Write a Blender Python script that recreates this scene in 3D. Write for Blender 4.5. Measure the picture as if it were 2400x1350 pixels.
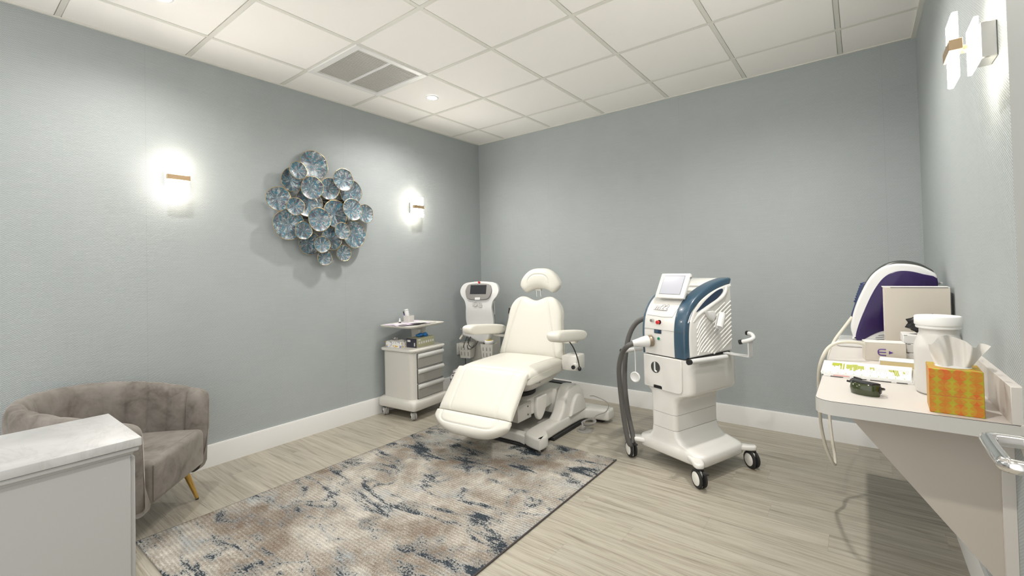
import bpy, bmesh, math, random
from mathutils import Vector, Matrix, Euler
random.seed(7)
PI = math.pi
for o in list(bpy.data.objects): bpy.data.objects.remove(o)
SC = bpy.context.scene
COL = SC.collection

# ------------------------------------------------------------------ camera
cam_data = bpy.data.cameras.new('camera')
cam = bpy.data.objects.new('camera', cam_data); COL.objects.link(cam)
cam.location = (3.5006, -3.9304, 1.2719)
cam.rotation_euler = (1.5874, 0.0237, 0.6522)
cam_data.sensor_width = 36.0
cam_data.lens = 15.866
cam_data.shift_x = -0.0032
cam_data.shift_y = -0.0255
cam_data.clip_start = 0.02
SC.camera = cam

# ------------------------------------------------------------------ light and exposure
SC.view_settings.view_transform = 'Standard'
SC.view_settings.look = 'None'
SC.view_settings.gamma = 1
SC.view_settings.exposure = 1.22
world = bpy.data.worlds.new('world'); SC.world = world
world.use_nodes = True
bg = world.node_tree.nodes['Background']
bg.inputs[0].default_value = (1.0, 0.985, 0.96, 1)
bg.inputs[1].default_value = 0.68          # plain pale surround added as soft fill through the open front

W, H = 3.832, 2.7306                      # room width, ceiling height
DOWNLIGHTS = [(0.693, -1.345), (0.67, -3.185), (3.07, -1.345), (3.07, -3.185)]
DOWNLIGHT_POWERS = (38, 25, 46, 42)
SCONCE_POWER = 0.22

# ------------------------------------------------------------------ materials
def mat(name, color, rough=0.5, metal=0.0, spec=0.5, coat=0.0, emit=None, estr=0.0, bump=None, trans=0.0):
    m = bpy.data.materials.new(name); m.use_nodes = True
    nt = m.node_tree; b = nt.nodes['Principled BSDF']
    b.inputs['Base Color'].default_value = (*color, 1)
    b.inputs['Roughness'].default_value = rough
    b.inputs['Metallic'].default_value = metal
    b.inputs['Specular IOR Level'].default_value = spec
    b.inputs['Coat Weight'].default_value = coat
    b.inputs['Transmission Weight'].default_value = trans
    if emit:
        b.inputs['Emission Color'].default_value = (*emit, 1)
        b.inputs['Emission Strength'].default_value = estr
    if bump:
        sc, st, dist = bump
        n = nt.nodes.new('ShaderNodeTexNoise'); n.inputs['Scale'].default_value = sc; n.inputs['Detail'].default_value = 5
        t = nt.nodes.new('ShaderNodeTexCoord'); nt.links.new(t.outputs['Object'], n.inputs['Vector'])
        bu = nt.nodes.new('ShaderNodeBump'); bu.inputs['Strength'].default_value = st; bu.inputs['Distance'].default_value = dist
        nt.links.new(n.outputs['Fac'], bu.inputs['Height']); nt.links.new(bu.outputs[0], b.inputs['Normal'])
    return m

class N:
    """small node-graph helper"""
    def __init__(s, m): s.m = m; s.nt = m.node_tree; s.b = s.nt.nodes['Principled BSDF']
    def n(s, t, **k):
        x = s.nt.nodes.new(t)
        for a, v in k.items(): setattr(x, a, v)
        return x
    def l(s, a, b): s.nt.links.new(a, b)
    def coord(s, out='Object'): return s.n('ShaderNodeTexCoord').outputs[out]
    def mapping(s, v, scale=(1, 1, 1), loc=(0, 0, 0), rot=(0, 0, 0)):
        x = s.n('ShaderNodeMapping'); x.inputs['Scale'].default_value = scale; x.inputs['Location'].default_value = loc
        x.inputs['Rotation'].default_value = rot; s.l(v, x.inputs['Vector']); return x.outputs[0]
    def noise(s, v, scale, detail=3, rough=0.5, dist=0.0):
        x = s.n('ShaderNodeTexNoise'); x.inputs['Scale'].default_value = scale; x.inputs['Detail'].default_value = detail
        x.inputs['Roughness'].default_value = rough; x.inputs['Distortion'].default_value = dist
        s.l(v, x.inputs['Vector']); return x.outputs['Fac']
    def math(s, op, a, b=None, c=None, clamp=False):
        x = s.n('ShaderNodeMath', operation=op); x.use_clamp = clamp
        for i, v in enumerate((a, b, c)):
            if v is None: continue
            if isinstance(v, (int, float)): x.inputs[i].default_value = v
            else: s.l(v, x.inputs[i])
        return x.outputs[0]
    def ramp(s, v, stops, interp='LINEAR'):
        x = s.n('ShaderNodeValToRGB'); r = x.color_ramp; r.interpolation = interp
        while len(r.elements) < len(stops): r.elements.new(0.5)
        for e, (p, c) in zip(r.elements, stops):
            e.position = p; e.color = (*c, 1) if len(c) == 3 else c
        s.l(v, x.inputs[0]); return x.outputs[0]
    def step(s, v, a, b):
        x = s.n('ShaderNodeMapRange'); x.interpolation_type = 'SMOOTHSTEP'
        x.inputs['From Min'].default_value = a; x.inputs['From Max'].default_value = b
        s.l(v, x.inputs['Value']); return x.outputs[0]
    def mix(s, f, a, b, mode='MIX'):
        x = s.n('ShaderNodeMix', data_type='RGBA', blend_type=mode)
        for i, v in ((0, f), (6, a), (7, b)):
            if isinstance(v, (int, float)): x.inputs[i].default_value = v
            elif isinstance(v, tuple): x.inputs[i].default_value = (*v, 1)
            else: s.l(v, x.inputs[i])
        return x.outputs[2]
    def sep(s, v):
        x = s.n('ShaderNodeSeparateXYZ'); s.l(v, x.inputs[0]); return x.outputs
    def comb(s, a, b, c):
        x = s.n('ShaderNodeCombineXYZ')
        for i, v in enumerate((a, b, c)):
            if isinstance(v, (int, float)): x.inputs[i].default_value = v
            else: s.l(v, x.inputs[i])
        return x.outputs[0]
    def bump(s, h, strength, dist):
        x = s.n('ShaderNodeBump'); x.inputs['Strength'].default_value = strength; x.inputs['Distance'].default_value = dist
        s.l(h, x.inputs['Height']); s.l(x.outputs[0], s.b.inputs['Normal'])
    def col(s, v): s.l(v, s.b.inputs['Base Color'])
    def rough(s, v): s.l(v, s.b.inputs['Roughness'])

def m_wallpaper(name, ax):
    """woven wallcovering, ax = horizontal axis index"""
    m = mat(name, (.40, .43, .42), .55, spec=.35); g = N(m)
    c = g.sep(g.coord()); u = c[ax]; v = c[2]
    wob = g.noise(g.coord(), 14, 2)
    row = g.math('ADD', g.math('MULTIPLY', v, 2*PI/0.0095), g.math('MULTIPLY', wob, 2.5))
    colm = g.math('ADD', g.math('MULTIPLY', u, 2*PI/0.0150), g.math('MULTIPLY', wob, 2.0))
    a = g.math('SINE', g.math('ADD', colm, row)); b2 = g.math('SINE', g.math('SUBTRACT', colm, row))
    weave = g.math('MULTIPLY', g.math('ADD', a, b2), 0.25)
    slub = g.noise(g.mapping(g.coord(), (6, 6, 160)), 1.0, 2)
    h = g.math('ADD', weave, g.math('MULTIPLY', slub, .35))
    g.bump(h, .5, .0025)
    big = g.noise(g.coord(), 3.0, 3)
    base = g.mix(big, (.362, .394, .398), (.400, .432, .436))
    shade = g.mix(g.step(h, -.25, .60), (.86, .86, .85), (1.13, 1.13, 1.13))
    out = g.mix(1.0, base, shade, 'MULTIPLY')
    s = g.math('ABSOLUTE', g.math('SUBTRACT', g.math('FRACT', g.math('DIVIDE', g.math('ADD', u, 3.77), 1.35)), .5))
    seam = g.math('LESS_THAN', s, .0009)
    g.col(g.mix(g.math('MULTIPLY', seam, .18), out, (.16, .17, .16)))
    return m

def m_floor():
    m = mat('oak_vinyl_plank', (.5, .45, .38), .42, spec=.45); g = N(m)
    co = g.coord(); c = g.sep(co)
    pw, pl = .152, 1.22
    r = g.math('FLOOR', g.math('DIVIDE', c[1], pw))
    wn = g.n('ShaderNodeTexWhiteNoise', noise_dimensions='1D'); g.l(r, wn.inputs['W'])
    off = g.math('MULTIPLY', wn.outputs[0], pl)
    xs = g.math('DIVIDE', g.math('ADD', c[0], off), pl)
    q = g.math('FLOOR', xs)
    pid = g.math('ADD', g.math('MULTIPLY', r, 17.3), g.math('MULTIPLY', q, 5.1))
    wn2 = g.n('ShaderNodeTexWhiteNoise', noise_dimensions='1D'); g.l(pid, wn2.inputs['W'])
    rnd = wn2.outputs[0]
    gv = g.comb(g.math('MULTIPLY', c[0], 1.0), c[1], g.math('MULTIPLY', rnd, 30.0))
    warp = g.noise(g.mapping(gv, (1.5, 6, 1)), 1.0, 2)
    gv2 = g.comb(g.math('MULTIPLY', c[0], 1.5), g.math('ADD', g.math('MULTIPLY', c[1], 46), g.math('MULTIPLY', warp, 3.4)), g.math('MULTIPLY', rnd, 30.0))
    grain = g.noise(gv2, 1.0, 5, .6)
    fine = g.noise(g.comb(g.math('MULTIPLY', c[0], 6), g.math('MULTIPLY', c[1], 190), rnd), 1.0, 3)
    rings = g.math('ABSOLUTE', g.math('SINE', g.math('MULTIPLY', g.math('ADD', g.math('MULTIPLY', c[1], 9), g.math('MULTIPLY', warp, 3.2)), 14)))
    t = g.math('ADD', g.math('MULTIPLY', grain, .62), g.math('MULTIPLY', fine, .38))
    colr = g.ramp(t, [(.32, (.20, .177, .138)), (.42, (.300, .271, .218)), (.50, (.368, .338, .278)), (.60, (.415, .386, .323)), (.72, (.48, .452, .392))])
    ring_m = g.math('MULTIPLY', g.step(rings, .16, .0), g.step(warp, .52, .68))
    colr = g.mix(g.math('MULTIPLY', ring_m, .35), colr, (.30, .25, .18))
    kn = g.noise(g.comb(g.math('MULTIPLY', c[0], 4.0), g.math('MULTIPLY', c[1], 15), g.math('MULTIPLY', rnd, 9)), 1.0, 2)
    colr = g.mix(g.math('MULTIPLY', g.step(kn, .66, .8), .45), colr, (.24, .19, .13))
    tone = g.mix(rnd, (.93, .93, .94), (1.05, 1.05, 1.03))
    colr = g.mix(1.0, colr, tone, 'MULTIPLY')
    fy = g.math('FRACT', g.math('DIVIDE', c[1], pw)); fx = g.math('FRACT', xs)
    gap = g.math('MAXIMUM', g.math('LESS_THAN', fy, .010), g.math('LESS_THAN', fx, .0013))
    g.col(g.mix(g.math('MULTIPLY', gap, .30), colr, (.14, .11, .08)))
    g.rough(g.math('ADD', g.math('MULTIPLY', t, .2), .30))
    g.bump(g.math('SUBTRACT', t, g.math('MULTIPLY', gap, .8)), .25, .002)
    return m

def m_rug():
    m = mat('distressed_rug_pile', (.6, .5, .4), .95, spec=.1); g = N(m)
    co = g.coord(); c = g.sep(co)
    rib = g.math('SINE', g.math('MULTIPLY', c[1], 2*PI/.017))
    cell = g.noise(g.comb(g.math('MULTIPLY', c[0], 170), g.math('MULTIPLY', c[1], 110), 0.0), 1.0, 2, .7)
    n1 = g.noise(co, 2.6, 4, .62, .4)
    n2 = g.noise(g.mapping(co, (1, 1, 1), (5, 3, 0)), 7.0, 4, .65)
    t = g.math('ADD', g.math('ADD', g.math('MULTIPLY', n1, .55), g.math('MULTIPLY', n2, .35)), g.math('MULTIPLY', g.math('SUBTRACT', cell, .5), .45))
    base = g.ramp(t, [(.30, (.17, .125, .092)), (.40, (.27, .232, .19)), (.49, (.42, .385, .335)), (.58, (.58, .545, .49)), (.70, (.68, .67, .64))])
    # blue-grey haze patches
    n3 = g.noise(g.mapping(co, (.9, 2.0, 1), (9, 1, 0)), 2.3, 5, .7)
    haze = g.math('MULTIPLY', g.step(g.math('ADD', n3, g.math('MULTIPLY', g.math('SUBTRACT', cell, .5), .5)), .56, .68), .75)
    base = g.mix(haze, base, (.36, .39, .40))
    # navy veins running across the rug, slightly diagonal
    vv = g.mapping(co, (.95, 3.4, 1), (2.2, 4, 0), (0, 0, -.10))
    r1 = g.math('ABSOLUTE', g.math('SUBTRACT', g.noise(vv, 1.25, 4, .6, .6), .5))
    r2 = g.math('ABSOLUTE', g.math('SUBTRACT', g.noise(g.mapping(co, (1.3, 1.7, 1), (7.7, 2.1, 0), (0, 0, .5)), 1.5, 3, .55, .4), .5))
    brk = g.noise(g.mapping(co, (1, 1.6, 1), (3, 8, 0)), 4.2, 3, .6)
    spk = g.noise(g.comb(g.math('MULTIPLY', c[0], 95), g.math('MULTIPLY', c[1], 130), 3.0), 1.0, 2, .6)
    w1 = g.math('ADD', .004, g.math('MULTIPLY', g.math('SUBTRACT', brk, .46), .30))
    w2 = g.math('ADD', -.003, g.math('MULTIPLY', g.math('SUBTRACT', brk, .50), .24))
    v1 = g.math('SUBTRACT', w1, r1); v2 = g.math('SUBTRACT', w2, r2)
    jit = g.math('ADD', g.math('MULTIPLY', g.math('SUBTRACT', cell, .5), .10), g.math('MULTIPLY', g.math('SUBTRACT', spk, .53), .20))
    soft = g.math('MAXIMUM', v1, v2)
    vein = g.math('ADD', soft, jit)
    vm = g.step(vein, .0, .018)
    edge = g.step(g.math('ADD', soft, g.math('MULTIPLY', jit, .5)), -.045, .01)
    base = g.mix(g.math('MULTIPLY', edge, .45), base, (.30, .335, .345))
    base = g.mix(g.math('MULTIPLY', vm, .92), base, (.015, .027, .042))
    ribc = g.mix(g.math('MULTIPLY', g.math('ADD', rib, 1), .5), (.84, .84, .84), (1.06, 1.06, 1.06))
    g.col(g.mix(1.0, base, ribc, 'MULTIPLY'))
    g.bump(g.math('ADD', g.math('MULTIPLY', rib, .5), cell), .7, .004)
    return m

def m_marble():
    m = mat('white_marble', (.8, .8, .8), .42, spec=.4); g = N(m)
    co = g.coord()
    n1 = g.noise(g.mapping(co, (2.2, 5, 2), (0, 0, 0), (0, 0, .5)), 1.6, 6, .6, 1.2)
    v = g.math('ABSOLUTE', g.math('SUBTRACT', n1, .5))
    n2 = g.noise(co, 5, 4, .6, .6)
    base = g.ramp(n2, [(.3, (.36, .36, .355)), (.55, (.45, .45, .445)), (.75, (.50, .50, .50))])
    g.col(g.mix(g.math('MULTIPLY', g.step(v, .035, .0), .22), base, (.27, .27, .255)))
    return m

def m_velvet():
    m = mat('taupe_velvet', (.20, .175, .155), .75, spec=.25); g = N(m)
    co = g.coord()
    a = g.noise(g.mapping(co, (1, 1, 1)), 5, 4, .6, 1.0); b2 = g.noise(co, 16, 3, .6, .8)
    t = g.math('ADD', g.math('MULTIPLY', a, .65), g.math('MULTIPLY', b2, .35))
    g.col(g.ramp(t, [(.34, (.120, .105, .090)), (.45, (.190, .170, .150)), (.6, (.250, .228, .205))]))
    g.b.inputs['Sheen Weight'].default_value = .35; g.b.inputs['Sheen Roughness'].default_value = .35
    g.b.inputs['Sheen Tint'].default_value = (.9, .84, .78, 1)
    g.bump(b2, .25, .003)
    return m

def m_plate():
    m = mat('enamel_plate', (.4, .5, .6), .3, spec=.5, coat=.25); g = N(m)
    co = g.coord(); c = g.sep(co)
    nv = g.n('ShaderNodeVectorMath', operation='NORMALIZE'); flat = g.comb(0.0, c[1], c[2]); g.l(flat, nv.inputs[0])
    oi = g.n('ShaderNodeObjectInfo'); rnd = oi.outputs['Random']
    rad = g.n('ShaderNodeVectorMath', operation='LENGTH'); g.l(flat, rad.inputs[0])
    d = g.sep(nv.outputs[0])
    vec = g.comb(g.math('ADD', g.math('MULTIPLY', rad.outputs['Value'], 22), g.math('MULTIPLY', rnd, 40)), g.math('MULTIPLY', d[1], 3.4), g.math('MULTIPLY', d[2], 3.4))
    s1 = g.noise(vec, 1.0, 4, .62, .3)
    vec2 = g.comb(g.math('ADD', g.math('MULTIPLY', rad.outputs['Value'], 50), g.math('MULTIPLY', rnd, 80)), g.math('MULTIPLY', d[1], 3.0), g.math('MULTIPLY', d[2], 3.0))
    s2 = g.noise(vec2, 1.0, 4, .65, .5)
    fine = g.noise(g.comb(g.math('MULTIPLY', rad.outputs['Value'], 10), g.math('MULTIPLY', d[1], 26), g.math('MULTIPLY', d[2], 26)), 1.0, 2)
    base = g.ramp(s1, [(.36, (.03, .03, .06)), (.45, (.10, .115, .125)), (.53, (.26, .29, .29)), (.64, (.58, .62, .62))])
    teal = g.step(s2, .515, .56)
    base = g.mix(teal, base, (.0, .165, .26))
    navy = g.step(s2, .44, .40)
    base = g.mix(g.math('MULTIPLY', navy, .85), base, (.05, .05, .13))
    base = g.mix(.22, base, g.ramp(fine, [(.35, (.04, .045, .06)), (.65, (.50, .53, .53))]))
    g.col(base)
    g.bump(g.math('ADD', fine, s1), .25, .003)
    return m

def m_tissuebox():
    m = mat('tissue_carton_print', (.6, .5, .05), .45); g = N(m)
    co = g.coord(); c = g.sep(co); P_ = .032
    u = g.math('ADD', c[0], g.math('MULTIPLY', c[1], 1.0)); v = c[2]
    def ring(ou, ov, rr):
        fu = g.math('SUBTRACT', g.math('FRACT', g.math('DIVIDE', g.math('ADD', u, ou), P_)), .5)
        fv = g.math('SUBTRACT', g.math('FRACT', g.math('DIVIDE', g.math('ADD', v, ov), P_)), .5)
        dd = g.math('SQRT', g.math('ADD', g.math('MULTIPLY', fu, fu), g.math('MULTIPLY', fv, fv)))
        return g.math('LESS_THAN', dd, rr)
    a = ring(0.0, 0.0, .5); b2 = ring(P_/2, 0.0, .5); d = ring(0.0, P_/2, .5)
    wn = g.n('ShaderNodeTexWhiteNoise', noise_dimensions='3D')
    g.l(g.comb(g.math('FLOOR', g.math('DIVIDE', u, P_)), g.math('FLOOR', g.math('DIVIDE', v, P_)), 2.0), wn.inputs['Vector'])
    wn2 = g.n('ShaderNodeTexWhiteNoise', noise_dimensions='3D')
    g.l(g.comb(g.math('FLOOR', g.math('DIVIDE', g.math('ADD', u, P_/2), P_)), g.math('FLOOR', g.math('DIVIDE', v, P_)), 7.0), wn2.inputs['Vector'])
    rn = wn.outputs[0]
    base = (.36, .30, .012)
    x = g.mix(g.math('MULTIPLY', a, g.math('ADD', .25, g.math('MULTIPLY', rn, .75))), base, (.55, .13, .012))
    x = g.mix(g.math('MULTIPLY', b2, g.math('MULTIPLY', wn2.outputs[0], .8)), x, (.42, .37, .02))
    x = g.mix(g.math('MULTIPLY', g.math('MULTIPLY', a, d), .35), x, (.58, .07, .01))
    g.col(x)
    return m

def m_floral():
    m = mat('floral_carton_print', (.8, .8, .8), .5); g = N(m)
    co = g.coord()
    n = g.noise(g.mapping(co, (1, 1, 1), (1, 2, 3)), 34, 2); n2 = g.noise(g.mapping(co, (1, 1, 1), (7, 2, 1)), 40, 2)
    x = g.mix(g.step(n, .56, .60), (.82, .81, .78), (.28, .33, .48))
    x = g.mix(g.step(n2, .60, .63), x, (.72, .42, .06))
    g.col(x); return m

def m_weave_bag():
    m = mat('mottled_fabric', (.6, .6, .6), .8); g = N(m)
    n = g.noise(g.mapping(g.coord(), (1, 1, 2)), 30, 3)
    g.col(g.ramp(n, [(.42, (.12, .11, .12)), (.5, (.55, .52, .5)), (.6, (.8, .78, .75))])); return m

M = {}
M['wall_x'] = m_wallpaper('woven_wallcovering_side', 1)
M['wall_y'] = m_wallpaper('woven_wallcovering_back', 0)
M['floor'] = m_floor()
M['rug'] = m_rug()
M['rug_edge'] = mat('rug_binding', (.06, .05, .05), .9)
M['tile'] = mat('ceiling_tile', (.93, .91, .875), .9, spec=.1, bump=(90, .25, .002))
M['tbar'] = mat('ceiling_grid_metal', (.74, .73, .67), .5)
M['gap'] = mat('painted_gap_shade', (.03, .03, .03), .9)
M['trim'] = mat('white_trim_paint', (.75, .745, .73), .35)
M['vent'] = mat('vent_enamel', (.80, .80, .78), .35)
M['vent_slat'] = mat('vent_slat_grey', (.60, .59, .55), .45)
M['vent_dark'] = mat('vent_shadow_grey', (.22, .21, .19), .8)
M['leather'] = mat('cream_leatherette', (.69, .672, .61), .42, spec=.4, bump=(160, .08, .001))
M['piping'] = mat('cream_stitching', (.50, .485, .41), .5)
M['ivory'] = mat('ivory_plastic', (.66, .645, .60), .38)
M['ivory_d'] = mat('ivory_metal_panel', (.50, .48, .44), .45)
M['black'] = mat('black_plastic', (.015, .015, .016), .35)
M['rubber'] = mat('black_rubber', (.02, .02, .02), .7)
M['darkgap'] = mat('seam_shadow_gasket', (.10, .09, .08), .8)
M['chrome'] = mat('chrome', (.75, .74, .73), .12, metal=1)
M['steel'] = mat('brushed_steel', (.55, .54, .52), .3, metal=1)
M['brass'] = mat('polished_brass', (.72, .46, .14), .18, metal=1)
M['bronze'] = mat('sconce_bronze', (.50, .36, .22), .3, metal=.7)
M['white'] = mat('white_gloss_plastic', (.70, .70, .69), .22, coat=.3)
M['laser'] = mat('laser_white_shell', (.75, .735, .70), .25, coat=.35)
M['blue'] = mat('slate_blue_shell', (.036, .080, .125), .28, coat=.4)
M['blue_d'] = mat('dark_blue_recess', (.02, .04, .08), .4)
M['hose'] = mat('grey_rubber_hose', (.095, .09, .085), .5)
M['screen'] = mat('lit_touch_screen', (.2, .2, .22), .15, emit=(.62, .62, .66), estr=.28)
M['screen_off'] = mat('dark_display', (.035, .037, .04), .15)
M['grey'] = mat('mid_grey_plastic', (.26, .25, .24), .4)
M['cgrey'] = mat('drawer_grey_beige', (.36, .348, .322), .45)
M['cart'] = mat('cart_warm_grey', (.62, .605, .555), .42)
M['cart_l'] = mat('cart_handle_grey', (.55, .55, .53), .35)
M['red'] = mat('red_button', (.55, .02, .02), .3)
M['green'] = mat('green_button', (.0, .25, .10), .3)
M['counter'] = mat('cream_laminate', (.59, .555, .515), .32)
M['bracket'] = mat('shaded_bracket_laminate', (.47, .425, .37), .45)  # laminate darkened, shade under the worktop put into the colour
M['counter_e'] = mat('laminate_edge_band', (.50, .49, .46), .4)
M['cabinet'] = mat('cabinet_paint', (.36, .36, .352), .4)
M['marble'] = m_marble()
M['velvet'] = m_velvet()
M['plate'] = m_plate()
M['gold'] = mat('gold_rim', (.55, .42, .22), .35, metal=.9)
M['pouch'] = mat('black_film', (.006, .006, .007), .45)
M['artframe'] = mat('art_dark_metal', (.08, .07, .055), .5, metal=.6)
M['purple'] = mat('purple_gloss_shell', (.020, .006, .070), .28, spec=.35, coat=.15)
M['dkgrey'] = mat('charcoal_shell', (.05, .055, .05), .3)
M['carton'] = mat('cream_carton', (.60, .55, .475), .6)
M['carton_w'] = mat('white_carton', (.66, .65, .63), .6)
M['ink_p'] = mat('purple_ink', (.10, .04, .25), .5)
M['ink_k'] = mat('black_ink', (.03, .03, .03), .6)
M['ink_g'] = mat('lime_ink', (.38, .42, .02), .6)
M['ink_y'] = mat('grey_ink', (.52, .50, .46), .7)
M['ink_r'] = mat('red_ink', (.55, .08, .06), .6)
M['paper'] = mat('white_paper', (.72, .72, .70), .7)
M['notepad'] = mat('tan_notepad', (.62, .50, .26), .7)
M['bib'] = mat('lilac_paper', (.70, .60, .74), .8)
M['jar'] = mat('white_jar_plastic', (.62, .605, .57), .35)
M['tissue'] = mat('tissue_paper', (.68, .66, .62), .9)
M['tissuebox'] = m_tissuebox()
M['floral'] = m_floral()
M['bag'] = m_weave_bag()
M['glove_o'] = mat('olive_carton', (.40, .39, .25), .5)
M['glove_k'] = mat('navy_carton', (.03, .03, .05), .4)
M['glove'] = mat('blue_nitrile', (.02, .16, .42), .45)
M['goggle'] = mat('dark_green_lens', (.03, .04, .01), .1, coat=.5)
M['cable'] = mat('cream_cable', (.66, .62, .53), .35)
M['cable_g'] = mat('grey_cable', (.30, .29, .27), .5)
M['door'] = mat('door_grey_paint', (.33, .34, .33), .45)
M['glass_glow'] = mat('lit_frosted_glass', (.9, .9, .9), .4, emit=(1.0, .95, .86), estr=5.0)
M['sconce_fill'] = mat('sconce_fill_emitter', (.9, .9, .9), .4, emit=(1.0, .95, .87), estr=60)  # strong glow for the added fill faces on the sconces
M['glass_back'] = mat('lit_back_glass', (.9, .85, .78), .4, emit=(1.0, .93, .84), estr=1.6)
M['led'] = mat('downlight_diffuser', (1, 1, 1), .4, emit=(.93, .96, 1.0), estr=14)
M['navy'] = mat('navy_ribbed_rubber', (.02, .035, .10), .4)
M['lidw'] = mat('white_lid', (.84, .84, .82), .4)
M['rockwhite'] = mat('rocker_white', (.78, .77, .72), .4)
M['olive'] = mat('gold_sticker', (.62, .48, .10), .6)

# ------------------------------------------------------------------ mesh helpers
def axes(loc=(0, 0, 0), x=(1, 0, 0), y=(0, 1, 0), z=(0, 0, 1)):
    x, y, z = Vector(x), Vector(y), Vector(z)
    m = Matrix(((x[0], y[0], z[0], loc[0]), (x[1], y[1], z[1], loc[1]), (x[2], y[2], z[2], loc[2]), (0, 0, 0, 1)))
    return m

def catmull(pts, n=8, closed=False):
    P = [Vector(p) for p in pts]; out = []
    L = len(P); rng = range(L if closed else L-1)
    for i in rng:
        p1, p2 = P[i], P[(i+1) % L]
        p0 = P[i-1] if (i > 0 or closed) else p1*2-p2
        p3 = P[(i+2) % L] if (i+2 < L or closed) else p2*2-p1
        for k in range(n):
            t = k/n
            out.append(.5*((2*p1)+(p2-p0)*t+(2*p0-5*p1+4*p2-p3)*t*t+(3*p1-p0-3*p2+p3)*t**3))
    if not closed: out.append(P[-1])
    return out

def rrect(w, h, r, n=5, cx=0, cy=0):
    out = []
    for (sx, sy, a0) in ((1, 1, 0), (-1, 1, 90), (-1, -1, 180), (1, -1, 270)):
        for k in range(n+1):
            a = math.radians(a0+90*k/n)
            out.append((cx+sx*(w/2-r)+r*math.cos(a), cy+sy*(h/2-r)+r*math.sin(a)))
    return out

class B:
    def __init__(s, M4=None): s.v = []; s.f = []; s.M = M4 or Matrix.Identity(4)
    def add(s, vs, fs, m=None):
        T = s.M @ m if m is not None else s.M
        o = len(s.v); s.v += [tuple(T @ Vector(v)) for v in vs]; s.f += [tuple(i+o for i in f) for f in fs]; return s
    def frombm(s, bm, m=None):
        bm.verts.index_update(); s.add([v.co.copy() for v in bm.verts], [[v.index for v in f.verts] for f in bm.faces], m); bm.free(); return s
    def box(s, c, d, r=0.0, seg=2, m=None):
        bm = bmesh.new(); bmesh.ops.create_cube(bm, size=1)
        for v in bm.verts: v.co = Vector((v.co.x*d[0]+c[0], v.co.y*d[1]+c[1], v.co.z*d[2]+c[2]))
        if r > 0: bmesh.ops.bevel(bm, geom=list(bm.edges), offset=min(r, min(d)*.49), segments=seg, profile=.5, affect='EDGES')
        return s.frombm(bm, m)
    def loft(s, loops, cap=True, m=None):
        n = len(loops[0]); vs = [p for l in loops for p in l]; fs = []
        for i in range(len(loops)-1):
            for k in range(n):
                a, b = i*n+k, i*n+(k+1) % n; fs.append((a, b, b+n, a+n))
        if cap: fs.append(tuple(range(n))[::-1]); fs.append(tuple(range((len(loops)-1)*n, len(loops)*n)))
        return s.add(vs, fs, m)
    def prism(s, out, d0, d1, plane='xy', r=0.0, seg=3, m=None, inset=None):
        """extrude 2D outline between d0,d1 with rounded rims of radius r"""
        cx = sum(p[0] for p in out)/len(out); cy = sum(p[1] for p in out)/len(out)
        n = len(out); nrm = []
        area = sum(out[i][0]*out[(i+1) % n][1]-out[(i+1) % n][0]*out[i][1] for i in range(n))
        sg = 1 if area > 0 else -1
        for i in range(n):
            a, b, c = out[i-1], out[i], out[(i+1) % n]
            e1 = Vector((b[0]-a[0], b[1]-a[1])); e2 = Vector((c[0]-b[0], c[1]-b[1]))
            n1 = Vector((e1.y, -e1.x)); n2 = Vector((e2.y, -e2.x))
            if n1.length > 1e-9: n1.normalize()
            if n2.length > 1e-9: n2.normalize()
            t = n1+n2
            if t.length > 1e-6:
                t.normalize(); k = max(.5, t.dot(n1) if n1.length > .5 else 1); t = t/k
            nrm.append(t*sg)
        def lv(ins, d):
            o = []
            for (p, q) in zip(out, nrm):
                a, b = p[0]-q.x*ins, p[1]-q.y*ins
                o.append({'xy': (a, b, d), 'xz': (a, d, b), 'yz': (d, a, b)}[plane])
            return o
        if r <= 0: loops = [lv(0, d0), lv(0, d1)]
        else:
            sd = 1 if d1 > d0 else -1; loops = []
            for k in range(seg+1):
                a = PI/2*k/seg; loops.append(lv(r*(1-math.sin(a)), d0+sd*r*(1-math.cos(a))))
            for k in range(seg+1):
                a = PI/2*k/seg; loops.append(lv(r*(1-math.cos(a)), d1-sd*r*(1-math.sin(a))))
        return s.loft(loops, True, m)
    def cyl(s, p0, p1, r0, r1=None, n=20, cap=True, m=None):
        r1 = r0 if r1 is None else r1
        p0, p1 = Vector(p0), Vector(p1); d = (p1-p0).normalized()
        a = d.orthogonal().normalized(); b = d.cross(a)
        lp = [[p+(a*math.cos(2*PI*k/n)+b*math.sin(2*PI*k/n))*r for k in range(n)] for p, r in ((p0, r0), (p1, r1))]
        return s.loft(lp, cap, m)
    def lathe(s, prof, c=(0, 0, 0), axis=(0, 0, 1), n=28, m=None, closed=False):
        d = Vector(axis).normalized(); a = d.orthogonal().normalized(); b = d.cross(a); c = Vector(c)
        lp = [[c+d*z+(a*math.cos(2*PI*k/n)+b*math.sin(2*PI*k/n))*max(r, 1e-5) for k in range(n)] for r, z in prof]
        return s.loft(lp, True, m)
    def tube(s, pts, r, n=10, closed=False, sm=0, m=None, flat=None):
        P = catmull(pts, sm, closed) if sm else [Vector(p) for p in pts]
        L = len(P); rs = r if isinstance(r, (list, tuple)) else [r]*L
        if len(rs) != L: rs = [rs[min(len(rs)-1, int(i/(L-1)*(len(rs)-1)+.5))] for i in range(L)]
        lp = []; up = None
        for i, p in enumerate(P):
            a = P[i-1] if (i > 0 or closed) else p; b = P[(i+1) % L] if (i+1 < L or closed) else p
            t = (b-a).normalized()
            if up is None: up = t.orthogonal().normalized()
            up = (up-t*up.dot(t)).normalized(); sd = t.cross(up)
            lp.append([p+(up*math.cos(2*PI*k/n)+sd*math.sin(2*PI*k/n))*rs[i] for k in range(n)])
        if closed: lp.append(lp[0]); return s.loft(lp, False, m)
        return s.loft(lp, True, m)
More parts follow.
